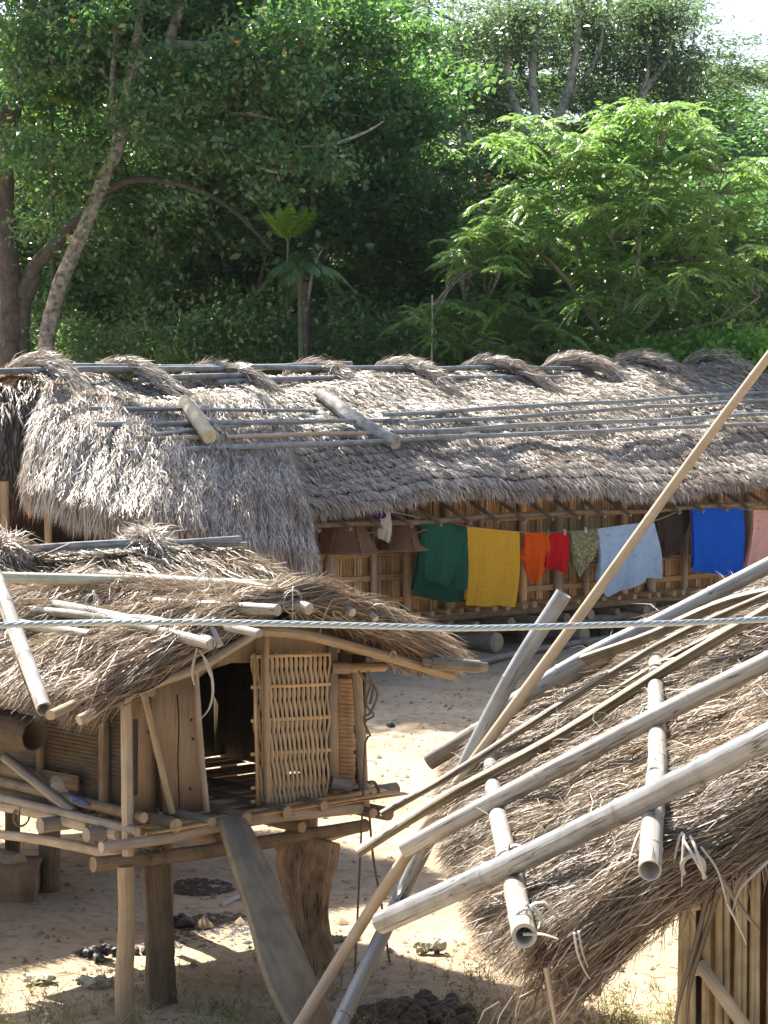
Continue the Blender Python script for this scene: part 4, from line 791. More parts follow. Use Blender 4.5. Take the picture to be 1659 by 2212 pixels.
# ------------------------------------------------------------------ hut at the right (its roof fills the corner)
rh = thing('thatched_hut', 'near hut at the right whose thatch slopes toward the camera, held by bamboo', 'hut', (3.2, 11, 0))
EX = .43
def Sr(a, b):   # a: 0 near gable .. 1 far gable ; b: 0 ridge .. 1 eave
    y = 9.0 + 4.9 * a; x = 3.2 + (EX - 3.2 + .04 * np.sin(a * 8) - .05 * a + .16 * np.exp(-(a / .10) ** 2)) * b
    z = 1.50 + .13 * a + .52 * (x - EX) + .10 * np.sin(np.pi * np.clip(b, 0, 1)) - .5 * np.clip(b - .93, 0, 1) + .02 * np.sin(a * 15 + b * 9) + .012 * np.sin(b * 41 + a * 23)
    return np.stack([x, y, z], -1)
def Srb(a, b):
    q = Sr(a, b); q[..., 0] = 6.4 - q[..., 0]; return q
m = MB(); grid(m, Sr, 40, 40, off=-.03); grid(m, Srb, 20, 20, off=-.03); grid(m, Sr, 40, 40, off=-.2, b1=.97); grid(m, Srb, 20, 20, off=-.2, b1=.97); rroof = m.build('roof', M_under, rh, smooth=True)
m = MB(); N = 92000; a = rng.uniform(0, 1, N); b = np.clip(rng.beta(1.25, 1, N), 0, .97); p, d, n = surf_frame(Sr, a, b)
blades(m, p + n * (rng.random(N) ** 2 * .05 + .012 * np.sin(b * 60 + 3 * np.sin(a * 9)))[:, None], d, n, .22, .0045, yaw=.25, lift=.02, lift_sd=.07, roll=.8, droop=.03)
N = 2600; a = rng.uniform(0, 1, N); b = rng.uniform(.2, 1.0, N); p, d, n = surf_frame(Sr, a, b); blades(m, p + n * .06, d, n, .22, .004, yaw=1.0, lift=.1, lift_sd=.2, roll=.9)
N = 9000; a = rng.uniform(0, 1, N); b = rng.uniform(.95, 1.0, N); p, d, n = surf_frame(Sr, a, b); blades(m, p - n * rng.uniform(-.03, .17, N)[:, None], d - Z * .1, n, .15, .005, yaw=.4, lift=0, lift_sd=.16, droop=.12)
N = 9000; a = rng.uniform(0, 1, N); b = rng.uniform(0, 1, N); p, d, n = surf_frame(Srb, a, b); blades(m, p, d, n, .3, .012, yaw=.3)
m.build('thatch', M_thatch_near, rroof)
def gl(x, dz=0., dy=0.): return np.array([x, 8.98 + dy, 1.50 + .52 * (x - EX) + .10 * math.sin(math.pi * min(1, max(0, (3.2 - x) / (3.2 - EX)))) + dz])
m = MB(); tube(m, [gl(3.2, -.06), gl(2.4, -.06), gl(1.6, -.06), gl(1.0, -.07), gl(.7, -.10)], [.10, .11, .11, .10, .07], n=12, seg=16); rb = m.build('gable_bundle', M_under, rh, smooth=True)
m = MB(); bundle(m, [gl(3.2, -.04), gl(2.4, -.04), gl(1.6, -.04), gl(1.15, -.05), gl(.95, -.07), gl(.9, -.09)], [.12, .13, .135, .13, .13, .11], 13000, .34, .0048, flat=1)
bundle(m, [gl(1.4, -.14), gl(1.15, -.17), gl(.95, -.22), gl(.82, -.27)], [.04, .05, .06, .05], 700, .30, .006, flat=1)
m.build('straw', M_thatch_near, rb)
# hanging wisps
m = MB(); N = 150; x = rng.uniform(.45, 1.7, N); q = np.array([gl(v_, -.15) for v_ in x]); blades(m, q, rng.normal(0, .35, (N, 3)) - Z + np.array([-.25, 0, 0]), np.tile([0, -1., 0], (N, 1)), .22, .006, droop=.2)
for pts in ([(1530, 1930), (1500, 2050), (1470, 2150), (1455, 2230)], [(1550, 1930), (1520, 2030), (1490, 2130), (1480, 2240)], [(1180, 2090), (1190, 2150), (1205, 2240)], [(1560, 1900), (1600, 1960), (1640, 2010)]): tube(m, [P(x_, y_, 8.85) for x_, y_ in pts], [.007, .006, .003], n=4, seg=14, flat=1.8)
m.build('hanging_straw', M_thatch_near, rh)
# purlin bamboos running away along the roof
def onr(px, py, h):
    d_ = ray(px, py); o = np.array([0, 0, CAMH])
    for Y in np.arange(8.6, 14, .02):
        x = o + d_ * (Y / d_[1])
        if x[0] > EX - .1:
            q = Sr(np.array([(x[1] - 9) / 4.9]), np.array([(3.2 - x[0]) / (3.2 - EX)]))[0]
            if x[2] < q[2] + h: return x
    return P(px, py, 13.6)
def laid(pix, i0, i1, h, h2=None):
    A = onr(*pix[i0], h); B = onr(*pix[i1], h2 or h); out = []
    for k, (px, py) in enumerate(pix):
        if k == i0: out.append(A); continue
        if k == i1: out.append(B); continue
        d_ = ray(px, py); r_ = d_[0] / d_[1]; D = B - A; t = (r_ * A[1] - A[0]) / (D[0] - r_ * D[1]); Y = A[1] + D[1] * t; out.append(P(px, py, Y))
    return out
def rp(name, pts, r, mat=M_bamboo, label=None, cat=None, parent=rh, group=None, **k):
    m = MB(); tube(m, pts, r, n=18, **k); return m.build(name, mat, parent, label, cat, group, smooth=True)
rp('roof_bamboo', [P(1133, 2022, 8.78), onr(1108, 1900, .11), onr(1082, 1790, .11), onr(1062, 1680, .11), onr(1062, 1620, .10)], [.050, .047, .044, .042], nodes=.36, hollow=.016, wob=.004, mat=M_bamboo_lt)
rp('roof_bamboo', [P(1403, 1880, 8.62), onr(1408, 1760, .11), onr(1420, 1640, .11), onr(1418, 1520, .11), onr(1420, 1425, .10)], [.045, .045, .043, .042], nodes=.38, hollow=.006, wob=.004, mat=M_bamboo_lt)
m = MB(); e = P(1498, 1873, 8.78); th = np.linspace(-.6, 3.9, 18); d_ = np.array([.05, 1.2, .03])
for rr_ in (.052, .036):
    v = np.concatenate([[e + np.array([math.cos(x) * rr_, 0, math.sin(x) * rr_]) for x in th], [e + d_ + np.array([math.cos(x) * rr_, 0, math.sin(x) * rr_]) for x in th]]); j = np.arange(17); m.add(v, np.stack([j, j + 1, j + 19, j + 18], -1), uv=np.stack([np.tile(th * .05, 2), v[:, 1]], -1))
v = np.concatenate([[e + np.array([math.cos(x) * .052, 0, math.sin(x) * .052]) for x in th], [e + np.array([math.cos(x) * .036, 0, math.sin(x) * .036]) for x in th]]); m.add(v, np.stack([j, j + 1, j + 19, j + 18], -1), uv=v[:, ::2])
m.build('split_bamboo_end', M_bamboo_lt, rh, smooth=True)
for c, ax, r in [(P(1403, 1830, 8.95), (0, 1, .1), .05), (P(1500, 1855, 8.8), (.9, 0, .4), .085), (P(1140, 1990, 8.95), (0, 1, .1), .055), (P(1408, 1560, 11.4), (.3, 1, .1), .075), (P(1062, 1775, 11.3), (.3, 1, .1), .07), (P(1410, 1395, 13.6), (.2, 1, .1), .07), (P(1098, 1860, 9.9), (0, 1, .1), .055)]: tie(c, ax, r, w_=.007, parent=rh, Lt=.2)
m = MB()
for pts in ([(1405, 1550), (1400, 1580), (1415, 1605), (1425, 1590), (1415, 1560)], [(1030, 1745), (1060, 1762), (1100, 1785)]): m = MB(); tube(m, [P(x_, y_, 11.0) for x_, y_ in pts], .008, n=5, seg=16, flat=.5); m.build('leaf_tie', M_tie, rh, smooth=True)
for pts in ([(1240, 2015), (1248, 2060), (1262, 2095), (1275, 2115)], [(1250, 2012), (1258, 2055), (1270, 2090)], [(1130, 2018), (1170, 2018), (1205, 2028)], [(1515, 1830), (1550, 1880), (1570, 1950), (1580, 1975)], [(1659, 1860), (1600, 1920), (1580, 1975)], [(1570, 1950), (1600, 2010), (1612, 2040)]): m = MB(); tube(m, [P(x_, y_, 8.78) for x_, y_ in pts], [.016, .013, .007], n=6, seg=14, flat=.35); m.build('leaf_tie', M_tie, rh, smooth=True)
# wall of upright slats
m = MB()
for x in np.arange(1.22, 5.2, .034): tube(m, [np.array([x + rng.uniform(-.005, .005), 9.32 + rng.uniform(-.015, .015), -.02]), np.array([x + rng.uniform(-.02, .02), 9.32, 1.42 + .5 * min(x - EX, 5.9 - x)])], rng.uniform(.014, .020), n=6, seg=5, wob=.004)
m.build('slat_wall', wood_mat('hut_slat', (.26, .20, .11), (.46, .38, .23), (.10, .07, .04), gu=100, gv=3, rough=.55, bump=.4, stain=.5), rh)
m = MB()
for y in np.arange(9.4, 13.4, .05): xx_ = 1.25 + (y - 9.32) * .16; tube(m, [np.array([xx_, y, 0]), np.array([xx_, y, 1.85])], .022, n=5)
m.build('side_wall', M_slat, rh); m = MB(); prism(m, [np.array([1.92, 13.4, 0]), np.array([5.2, 13.4, 0]), np.array([5.2, 13.4, 1.8]), np.array([3.2, 13.4, 2.8]), np.array([1.92, 13.4, 1.9])], (0, 1, 0), .05); prism(m, [np.array([5.2, 9.4, 0]), np.array([5.2, 13.4, 0]), np.array([5.2, 13.4, 1.8]), np.array([5.2, 9.4, 1.8])], (1, 0, 0), .05); m.build('back_wall', M_mat, rh)
m = MB(); box(m, P(1508, 2078, 9.24), P(1640, 2260, 9.24), .055, .025, up=(0, 1, 0)); box(m, P(1500, 2075, 9.26), P(1506, 2105, 9.26), .05, .04, up=(0, 1, 0)); m.build('wall_lath', M_postlt, rh)
rp('rafter', [P(1300, 2000, 9.15), P(1510, 1955, 9.2)], .02, mat=M_log_gold); rp('rafter', [P(1335, 1990, 9.1), P(1365, 2030, 9.1)], .012, mat=M_log); rp('rafter', [P(1120, 2140, 9.1), P(1210, 2100, 9.2)], .02, mat=M_log); rp('rafter', [P(1300, 1990, 9.15), P(1480, 1930, 9.15)], .03, mat=M_log_gold)
m = MB()
for k in range(9):
    c = P(1195 + rng.uniform(-30, 50), 2110 + rng.uniform(-10, 25), 8.95); tube(m, [c, c + rng.normal(0, .04, 3) - Z * .03, c + rng.normal(0, .05, 3) - Z * .08], .009, n=5, seg=8)
box(m, P(1292, 2105, 8.95), P(1290, 2150, 8.95), .03, .02, up=(0, 1, 0)); m.build('eave_knot', M_log, rh)
# poles laid diagonally over the thatch
G2 = 'poles laid slantwise over the near hut roof'
rp('bamboo_pole', laid([(826, 1992), (1090, 1872), (1410, 1720), (1720, 1560)], 1, 2, .21), [.054, .053, .052, .050], parent=None, label='thick grey-blue bamboo, lowest of the poles slanting over the near thatch', cat='pole', group=G2, nodes=1.05, hollow=.010, wob=.004)
rp('bamboo_pole', laid([(872, 1836), (1060, 1735), (1410, 1552), (1720, 1398)], 1, 2, .21), [.046, .047, .047, .046], parent=None, label='pale bamboo with a hollow dark cut end, second lowest slanting over the near thatch', cat='pole', group=G2, nodes=.95, hollow=.010, mat=M_bamboo_lt)
rp('bamboo_pole', [P(926, 1645, 13.5), P(1100, 1540, 13.35), P(1275, 1445, 13.25), P(1320, 1412, 13.15)], [.055, .052, .05, .03], parent=None, label='thick dark-ended bamboo, broken off under the topmost pole of the near thatch', cat='pole', group=G2, nodes=.8, hollow=.012, mat=M_bamboo_dk)
rp('bamboo_pole', [P(1085, 1532, 13.1), P(1250, 1430, 13.0), P(1450, 1330, 12.9), P(1720, 1190, 12.6)], [.048, .05, .048, .045], parent=None, label='topmost pale grey bamboo slanting over the near thatch, reaching the right edge', cat='pole', group=G2, nodes=.9)
def half(pts, r, lab, mat):
    m = MB(); tube(m, pts, r, n=9, flat=.45, seg=30, jit=.10, wob=.006); tube(m, [np.array(p) + np.array([.01, 0, -.018]) for p in pts], r * .5, n=6, seg=30, wob=.008); return m.build('split_bamboo', mat, None, lab, 'split bamboo', G2, smooth=True)
half([P(768, 1840, 11.9), P(950, 1725, 12.0), P(1200, 1590, 11.9), P(1440, 1440, 11.8), P(1720, 1275, 11.6)], .040, 'long brown split bamboo with a splintered left tip, just above the pale hollow bamboo', wood_mat('split_brown', (.20, .16, .10), (.36, .30, .21), (.07, .05, .03), gu=90, gv=2.5, rough=.6, stain=.5))
half([P(820, 1757, 12.3), P(1000, 1655, 12.3), P(1240, 1500, 12.3), P(1460, 1370, 12.2), P(1720, 1255, 12.0)], .026, 'thin dark split bamboo strip crossing behind the long brown split bamboo', M_bamboo_dk)
half([P(1260, 1420, 12.9), P(1400, 1370, 12.6), P(1560, 1300, 12.4), P(1720, 1262, 12.2)], .045, 'dark splintered bamboo half lying against the topmost pale bamboo', M_bamboo_dk)
half([P(1315, 1498, 12.45), P(1480, 1400, 12.3), P(1720, 1290, 12.1)], .03, 'short black-stained bamboo strip at the upper part of the near thatch', M_bamboo_dk)
# leaning poles
rp('leaning_pole', [P(1218, 1282, 12.55), P(1100, 1470, 12.6), P(960, 1745, 12.7), P(840, 1990, 12.75), G(650, 2390)], [.046, .046, .044, .045, .047], parent=None, label='thick blue-grey bamboo leaning upright with a cut top below the blue cloth', cat='pole', nodes=.75, hollow=.008, group='poles leaning against the near hut')
rp('leaning_pole', [P(1720, 690, 12.2), P(1500, 985, 12.3), P(1260, 1320, 12.4), P(1020, 1650, 12.55), P(870, 1860, 12.6), P(735, 2070, 12.65), G(560, 2360)], [.024, .026, .030, .034, .034, .034], parent=None, label='very long smooth tan bamboo pole crossing the picture up to the ridge at right', cat='pole', nodes=1.1, mat=M_bamboo_tan, group='poles leaning against the near hut')

# ------------------------------------------------------------------ steel cable
cpts = [P(-700, 1385, 4.6), P(0, 1351, 4.95), P(400, 1344, 5.0), P(800, 1352, 5.05), P(1000, 1357, 5.1), P(1300, 1350, 5.2), P(1659, 1338, 5.35), P(2400, 1300, 5.8)]
q = resample(cpts, 700); T = nrm(np.gradient(q, axis=0)); A = nrm(np.cross(T, Z)); B = np.cross(A, T); ll = np.concatenate([[0], np.cumsum(np.linalg.norm(np.diff(q, axis=0), axis=1))])
m = MB()
for k in range(6):
    ph = ll / .055 * 2 * np.pi * .42 + k * np.pi / 3; pts = q + (A * np.cos(ph)[:, None] + B * np.sin(ph)[:, None]) * .0047; tube(m, pts, .0029, n=6, seg=700)
mm, nt_, b_ = new_mat('galvanised_wire'); b_.inputs['Base Color'].default_value = (.42, .47, .48, 1); b_.inputs['Metallic'].default_value = .35; b_.inputs['Roughness'].default_value = .45
m.build('steel_cable', mm, None, 'twisted grey steel cable stretched level across the whole view', 'cable', smooth=True)

# ------------------------------------------------------------------ things lying on the yard
def lump_pile(name, px, py, n, spread, r, mat, lab, cat):
    c = G(px, py); m = MB()
    for k in range(n):
        q = c + np.array([rng.normal(0, spread), rng.normal(0, spread * .9), 0]); h = max(0, (spread * 1.6 - np.linalg.norm(q - c))) * .4 * (n > 12); q[2] = gz(q[0], q[1]) + r * .5 + h * rng.random()
        L = rng.uniform(.7, 1.8) * r; an = rng.uniform(0, 3.14); dv = np.array([math.cos(an), math.sin(an), 0]) * L
        tube(m, [q - dv * 1.1, q - dv * .5, q + np.array([0, 0, .3 * r]), q + dv * .6, q + dv * 1.1], [.1 * r, .75 * r, .85 * r, .75 * r, .1 * r], n=10, seg=9, jit=.12)
    return m.build(name, mat, None, lab, cat, smooth=True)
lump_pile('cow_dung', 217, 2066, 16, .075, .034, M_dung, 'shiny black cow dung heap on the sand left of the granary posts', 'dung')
lump_pile('cow_dung', 305, 2052, 4, .05, .03, M_dung, 'small dark dung heap just behind the golden granary post', 'dung')
lump_pile('dung_heap', 880, 2215, 130, .17, .05, M_compost, 'big dark crumbly dung heap at the bottom beside the leaning poles', 'dung')
lump_pile('dung_heap', 795, 2240, 80, .10, .045, M_compost, 'low dark dung heap behind the foot of the plank at the bottom edge', 'dung')
lump_pile('mud_clod', 845, 1570, 2, .02, .035, M_dung, 'small black clod alone in the shaded yard right of the granary rope', 'clod')
lump_pile('mud_clod', 382, 1998, 5, .05, .045, M_dung, 'dark grey clod behind the plank-like granary post', 'clod')
def crumpled(px, py, w_, h_, lab, mat):
    c = G(px, py); n = 12; A_, B_ = np.meshgrid(np.linspace(-1, 1, n), np.linspace(-1, 1, n), indexing='ij')
    x = A_ * w_ + rng.normal(0, .008, A_.shape); y = B_ * w_ * .45 * (1 - .3 * A_ ** 2); z = h_ * np.abs(np.sin(A_ * 3 + B_ * 2)) * (1 - .4 * B_ ** 2) + rng.normal(0, .006, A_.shape) + .01
    an = rng.uniform(-.4, .4); p = np.stack([c[0] + x * math.cos(an) - y * math.sin(an), c[1] + y * math.cos(an) + x * math.sin(an), z + gz(c[0], c[1])], -1)
    i = (np.arange(n - 1)[:, None] * n + np.arange(n - 1)[None]).ravel(); f = np.stack([i, i + 1, i + n + 1, i + n], -1); m = MB(); m.add(p, f); m.add(p - Z * .004, f); return m.build('dry_leaf', mat, None, lab, 'leaf', 'big dry leaves lying on the yard')
M_dry = wood_mat('dry_leaf', (.36, .32, .22), (.54, .50, .38), (.2, .16, .1), gu=20, gv=20, rough=.7)
crumpled(86, 2116, .10, .05, 'curled dry leaf on the sand, leftmost of the fallen leaves', M_dry); crumpled(205, 2128, .11, .07, 'curled greenish dry leaf on the sand below the black dung heap', M_dry); crumpled(735, 2040, .06, .03, 'dry leaf lying on the sand right of the stump post', M_dry); crumpled(930, 2065, .10, .08, 'pale crumpled dry leaf on the sand beside the near thatch eave', M_dry)
m = MB(); a_, b_2 = G(478, 1966), G(530, 1946); tube(m, [a_ + Z * .03, b_2 + Z * .06], .022, n=8); m.build('stick', M_bamboo_lt, None, 'short pale bamboo piece lying in the shade behind the plank', 'stick', smooth=True)
for pts, r, lab in [([(900, 1455), (1000, 1445), (1100, 1425), (1200, 1405), (1330, 1385)], .05, 'long grey pole lying on the ground along the longhouse foot')]:
    m = MB(); tube(m, [G(x, y) + Z * .06 for x, y in pts], r, n=9, jit=.06, wob=.01); m.build('fallen_pole', M_pole, None, lab, 'pole', smooth=True)
# dark manure stain patches raised as thin lumpy crust
for k, (px, py, w_, h_, lab) in enumerate([(455, 2010, .9, .35, 'dark trampled manure patch in the shade behind the granary plank'), (435, 1925, .5, .25, 'smaller dark damp patch in the shade under the granary')]):
    c = G(px, py); n = 700; m = MB(); an = rng.uniform(0, 6.28, n); rr = rng.random(n) ** .6
    q = np.stack([c[0] + np.cos(an) * rr * w_ * .5, c[1] + np.sin(an) * rr * h_ * 1.3, np.zeros(n)], -1)
    q[:, 2] = gh(q[:, 0], q[:, 1]); s_ = rng.uniform(.006, .03, n)
    dirs = np.array([[1, 0, 0], [.3, .9, 0], [-.8, .6, 0], [-.8, -.6, 0], [.3, -.9, 0]]); v = q[:, None] + dirs[None] * s_[:, None, None] * rng.uniform(.5, 1.6, (n, 5, 1)); top = q + Z * (s_ * .4)[:, None]
    vv = np.concatenate([v, top[:, None]], 1); i = np.arange(n)[:, None] * 6; f3 = np.concatenate([i + np.array([j, (j + 1) % 5, 5]) for j in range(5)]); m.add(vv, None, f3); m.build('manure', M_dung, None, lab, 'manure', kind='stuff')
# pebbles and crumbs
n = 5200; m = MB(); Yp = 9 + 22 * rng.random(n) ** 1.2; Xp = rng.uniform(-.2, .2, n) * Yp; q = np.stack([Xp, Yp, gh(Xp, Yp)], -1); s_ = np.abs(rng.normal(0, .013, n)) + .004; s_[:60] *= 2.2
dirs = nrm(np.array([[1, 0, .1], [0, 1, .1], [-1, 0, .1], [0, -1, .1], [0, 0, .8]])); v = q[:, None] + dirs[None] * s_[:, None, None] * rng.uniform(.6, 1.3, (n, 5, 1)); i = np.arange(n)[:, None] * 5
m.add(v, None, np.concatenate([i + np.array([j, (j + 1) % 4, 4]) for j in range(4)])); m.build('pebbles', wood_mat('pebble', (.16, .10, .06), (.40, .29, .18), rough=.9, bump=0), None, 'scattered soil crumbs and pebbles on the sandy yard', 'pebbles', kind='stuff')
# dry weeds at the bottom
m = MB(); m2 = MB()
for k in range(520):
    py = rng.uniform(2120, 2330); px = rng.uniform(-40, 1560); 
    if 740 < px < 1000 and rng.random() < .5: continue
    c = G(px, py); c[2] = gz(c[0], c[1]); L = rng.uniform(.05, .24) * (1.5 if rng.random() < .12 else 1)
    for j in range(rng.integers(2, 6)):
        dv = np.array([rng.normal(0, .35), rng.normal(0, .35), 1]) * L * rng.uniform(.5, 1.1); e1 = c + dv * .55 + rng.normal(0, .01, 3); e2 = c + dv + np.array([rng.normal(0, .06), 0, -.02]); tube(m, [c, e1, e2], [.0022, .0018, .001], n=3, seg=6, cap=False)
        nn = rng.integers(0, 9)
        if nn: t_ = rng.uniform(.2, 1, (nn, 1)); leaves(m2, c + dv * t_ + rng.normal(0, .014, (nn, 3)), .022, asp=.35)
N = 9000; py = rng.uniform(2165, 2340, N); px = rng.uniform(-60, 1560, N); q = np.array([G(a_, b_) for a_, b_ in zip(px, py)]); keep = (np.sin(q[:, 0] * 5) + np.sin(q[:, 0] * 13 + 2) + rng.normal(0, 1.0, N) + (py - 2225) / 45) > .3; q = q[keep]; q[:, 2] = gh(q[:, 0], q[:, 1])
blades(m2, q, np.tile(Z, (len(q), 1)) + rng.normal(0, .4, (len(q), 3)), np.tile([0, -1., 0], (len(q), 1)), .055, .006, yaw=.4)
m.build('dry_weeds', wood_mat('weed_stem', (.26, .20, .11), (.46, .38, .22), rough=.8, bump=0), None, 'sparse dry weed stalks along the bottom edge of the yard', 'weeds', kind='stuff')
m2.build('grass', leaf_mat('weed_leaf', [(0, (.10, .14, .03)), (.6, (.22, .27, .07)), (1, (.45, .42, .2))], (.3, .4, .08), k=.3, rough=.6, spec=.2), None, 'short pale green grass growing along the bottom edge of the yard', 'grass', kind='stuff')
# ------------------------------------------------------------------ trees
L_dark = leaf_mat('dark_glossy_leaf', [(0, (.03, .085, .04)), (.45, (.06, .15, .07)), (.8, (.10, .21, .09)), (.97, (.18, .25, .07)), (1, (.3, .09, .02))], (.20, .44, .08), k=.45, rough=.33, spec=1.0)
L_mid = leaf_mat('mid_green_leaf', [(0, (.04, .095, .045)), (.5, (.085, .17, .075)), (.95, (.14, .25, .09)), (1, (.30, .20, .03))], (.24, .46, .09), k=.46, rough=.35, spec=1.0)
L_grey = leaf_mat('grey_green_leaf', [(0, (.04, .08, .04)), (.5, (.08, .14, .07)), (1, (.16, .23, .12))], (.24, .38, .14), k=.42, rough=.3, spec=.9)
L_young = leaf_mat('bright_leaf', [(0, (.08, .19, .06)), (.5, (.15, .30, .11)), (.9, (.26, .42, .17)), (1, (.45, .42, .03))], (.38, .62, .10), k=.48, rough=.36, spec=.6)
L_under = leaf_mat('undergrowth_leaf', [(0, (.03, .075, .035)), (.6, (.07, .14, .06)), (1, (.12, .2, .07))], (.22, .44, .08), k=.44, rough=.36, spec=.6)
L_palm = leaf_mat('palm_leaf_backlit_tint', [(0, (.06, .16, .03)), (1, (.16, .32, .05))], (.42, .62, .03), k=.55, rough=.35, spec=.6)  # brightened leaf colour stands in for backlight the palms do not get
def crown(mb, blobs, N, leaf, asp=.5, up=.4, nclus=None, cr=.45, shell=.55):
    """blobs: (center, radii, weight) -> clustered leaves with gaps between clusters"""
    wt = np.array([b[2] for b in blobs], float); wt /= wt.sum(); nclus = nclus or N // 110
    bi = rng.choice(len(blobs), nclus, p=wt); C_ = np.array([blobs[i][0] for i in bi]); R_ = np.array([blobs[i][1] for i in bi])
    dv = nrm(rng.normal(size=(nclus, 3))) * (rng.random((nclus, 1)) ** shell); cc = C_ + dv * R_
    ci = rng.integers(0, nclus, N); sz = rng.uniform(.6, 1.4, nclus)[ci][:, None]
    p = cc[ci] + rng.normal(0, 1, (N, 3)) * np.array([cr, cr, cr * .6]) * sz
    leaves(mb, p, leaf, asp=asp, up=up); return cc
def limbs(mb, root, cc, n, r0=.05, r1=.012, sag=.3):
    idx = rng.choice(len(cc), min(n, len(cc)), replace=False); root = [np.array(x) for x in root]; idx = sorted(idx, key=lambda i: min(np.linalg.norm(x - cc[i]) for x in root))
    for i in idx:
        e = cc[i]; s = min(root, key=lambda x: np.linalg.norm(x - e) + (0 if x[2] < e[2] else 2)); mid = (s + e) / 2 + rng.normal(0, .15, 3) * np.linalg.norm(e - s) * .4 + Z * sag * .3
        tube(mb, [s, mid, e], [r0, (r0 + r1) / 2, r1], n=6, seg=8); root += [mid, e, (mid + e) / 2]; r0 = max(r1 * 1.6, r0 * .985)
# A: old dark tree on the far left
tA = thing('old_tree', 'huge dark-trunked tree at the left edge behind the longhouse, forking low', 'tree', (-7.6, 46, gz(-7.6, 46)))
KA = 1.22
def PA(x, y, d=46.): return P(x, y, d)
tr = [foot(PA(22, 830)), PA(25, 700), PA(14, 560), PA(8, 430), PA(16, 300), PA(40, 180), PA(62, 90), PA(75, -60), PA(80, -260)]
m = MB(); tube(m, tr, np.array([.36, .30, .27, .24, .22, .21, .18, .14, .10]) * 1.0, n=16, seg=50, jit=.06, wob=.03); m.build('trunk', M_barkdk, tA, smooth=True)
for pts, r in [([PA(45, 640), PA(75, 575), PA(110, 535), PA(170, 470), PA(230, 418), PA(300, 392), PA(400, 400), PA(500, 450), PA(590, 540)], [.18, .14, .10, .075, .06, .05, .03]), ([foot(PA(48, 830)), PA(50, 720), PA(60, 640), PA(80, 590)], [.24, .2, .15, .12]), ([PA(20, 480), PA(-60, 300), PA(-140, 120)], [.14, .1, .08]), ([PA(60, 90), PA(130, -40), PA(200, -150)], [.12, .08, .05]), ([PA(70, -60), np.array([-7.6, 42.5, 12.2]), np.array([-6.5, 40, 13.1]), np.array([-5, 37.8, 13.3]), np.array([-2.8, 39.3, 13.5])], [.13, .11, .09, .06, .03])]:  # last limb is added above the view to carry the yard-shading leaves
    m = MB(); tube(m, pts, np.array(r) * 1.0, n=12, seg=40, jit=.05, wob=.03); m.build('limb', M_barkdk, tA, smooth=True)
m = MB(); blShade = [(np.array([-6.0, 36.6, 13.2]), (1.7, 1.5, .7), 1), (np.array([-4.6, 38, 13.4]), (1.7, 1.5, .7), 1), (np.array([-2.8, 39.3, 13.5]), (1.7, 1.5, .7), 1)]; blA = [(P(60, 260, 46.6), (1.46, 1.83, 1.83), 1.2), (P(160, 100, 46.6), (2.07, 2.20, 1.46), 2), (P(330, 250, 47.6), (1.83, 1.95, 1.59), 1.3), (P(60, -150, 46.6), (3.17, 3.05, 2.20), 3), (P(300, 20, 46.6), (1.95, 2.44, 1.22), 1.6), (P(-200, 100, 46.6), (2.20, 3.05, 3.05), 2), (P(250, -200, 46.6), (2.68, 2.93, 1.95), 2), (P(430, 380, 48.1), (1.83, 1.46, 0.98), 1), (P(180, 400, 48.1), (1.46, 1.46, 0.85), .7), (P(130, 720, 49.1), (0.73, 1.22, 0.98), .25)]  # first list: unseen overhead leaf masses added to shade the yard
crown(m, [(P(x, y, 43.6), (a_, .5, b_), a_ * b_) for x, y, a_, b_ in [(30, 330, .6, .5), (110, 150, .8, .5), (190, 60, .8, .5), (40, 60, .7, .6), (150, 330, .5, .3), (60, 500, .4, .2), (310, 220, .6, .4), (120, 420, .3, .25)]], 5200, .14, cr=.26, nclus=42); cc = crown(m, blA, 52000, .15, cr=.36, nclus=330); crown(m, blShade, 16000, .2, cr=.4); co = m.build('crown', L_dark, tA); m = MB(); limbs(m, list(resample(tr[2:], 20)) + [PA(300, 392), PA(240, 415), PA(170, 470), PA(400, 400), PA(110, 535), PA(130, -40)], cc, 70, r0=.035); m.build('branches', M_barkdk, co)
# B: mottled curving tree
tB = thing('mottled_tree', 'tree with pale mottled bark leaning right in an S curve behind the longhouse', 'tree', (-6.7, 45, gz(-6.7, 45)))
PB = lambda x, y, d=45: P(x, y, d)
tr = [foot(PB(92, 860)), PB(98, 790), PB(122, 650), PB(160, 545), PB(198, 450), PB(226, 380), PB(262, 300), PB(272, 215), PB(286, 150), PB(300, 60), PB(310, -80)]
m = MB(); tube(m, tr, np.array([.24, .215, .19, .175, .165, .155, .145, .13, .10, .08, .06]) * 1.0, n=18, seg=60, jit=.05, wob=.03); m.build('trunk', M_bark, tB, smooth=True)
for pts, r in [([PB(276, 215), PB(300, 130), PB(368, 100), PB(440, 100), PB(500, 85), PB(548, 62), PB(572, 0)], [.10, .11, .10, .085, .07, .06, .05]), ([PB(366, 110), PB(375, 60), PB(392, 0), PB(400, -100)], [.11, .10, .09, .07]), ([PB(440, 100), PB(480, 150), PB(505, 190)], [.05, .03, .02]), ([PB(545, 65), PB(640, 75), PB(720, 60)], [.04, .03, .015]), ([PB(250, 330), PB(245, 200), PB(250, 100), PB(248, 0)], [.05, .06, .05, .04]), ([PB(505, 245), PB(560, 250), PB(620, 265)], [.03, .035, .01]), ([PB(555, 355), PB(590, 368), PB(650, 366), PB(715, 355)], [.02, .04, .035, .01]), ([PB(640, 318), PB(720, 310), PB(790, 285), PB(830, 262)], [.01, .035, .03, .01])]:
    m = MB(); tube(m, pts, np.array(r) * 1.0, n=10, seg=36, jit=.05, wob=.03); m.build('limb', M_bark if r[0] > .025 else M_barkpale, tB, smooth=True)
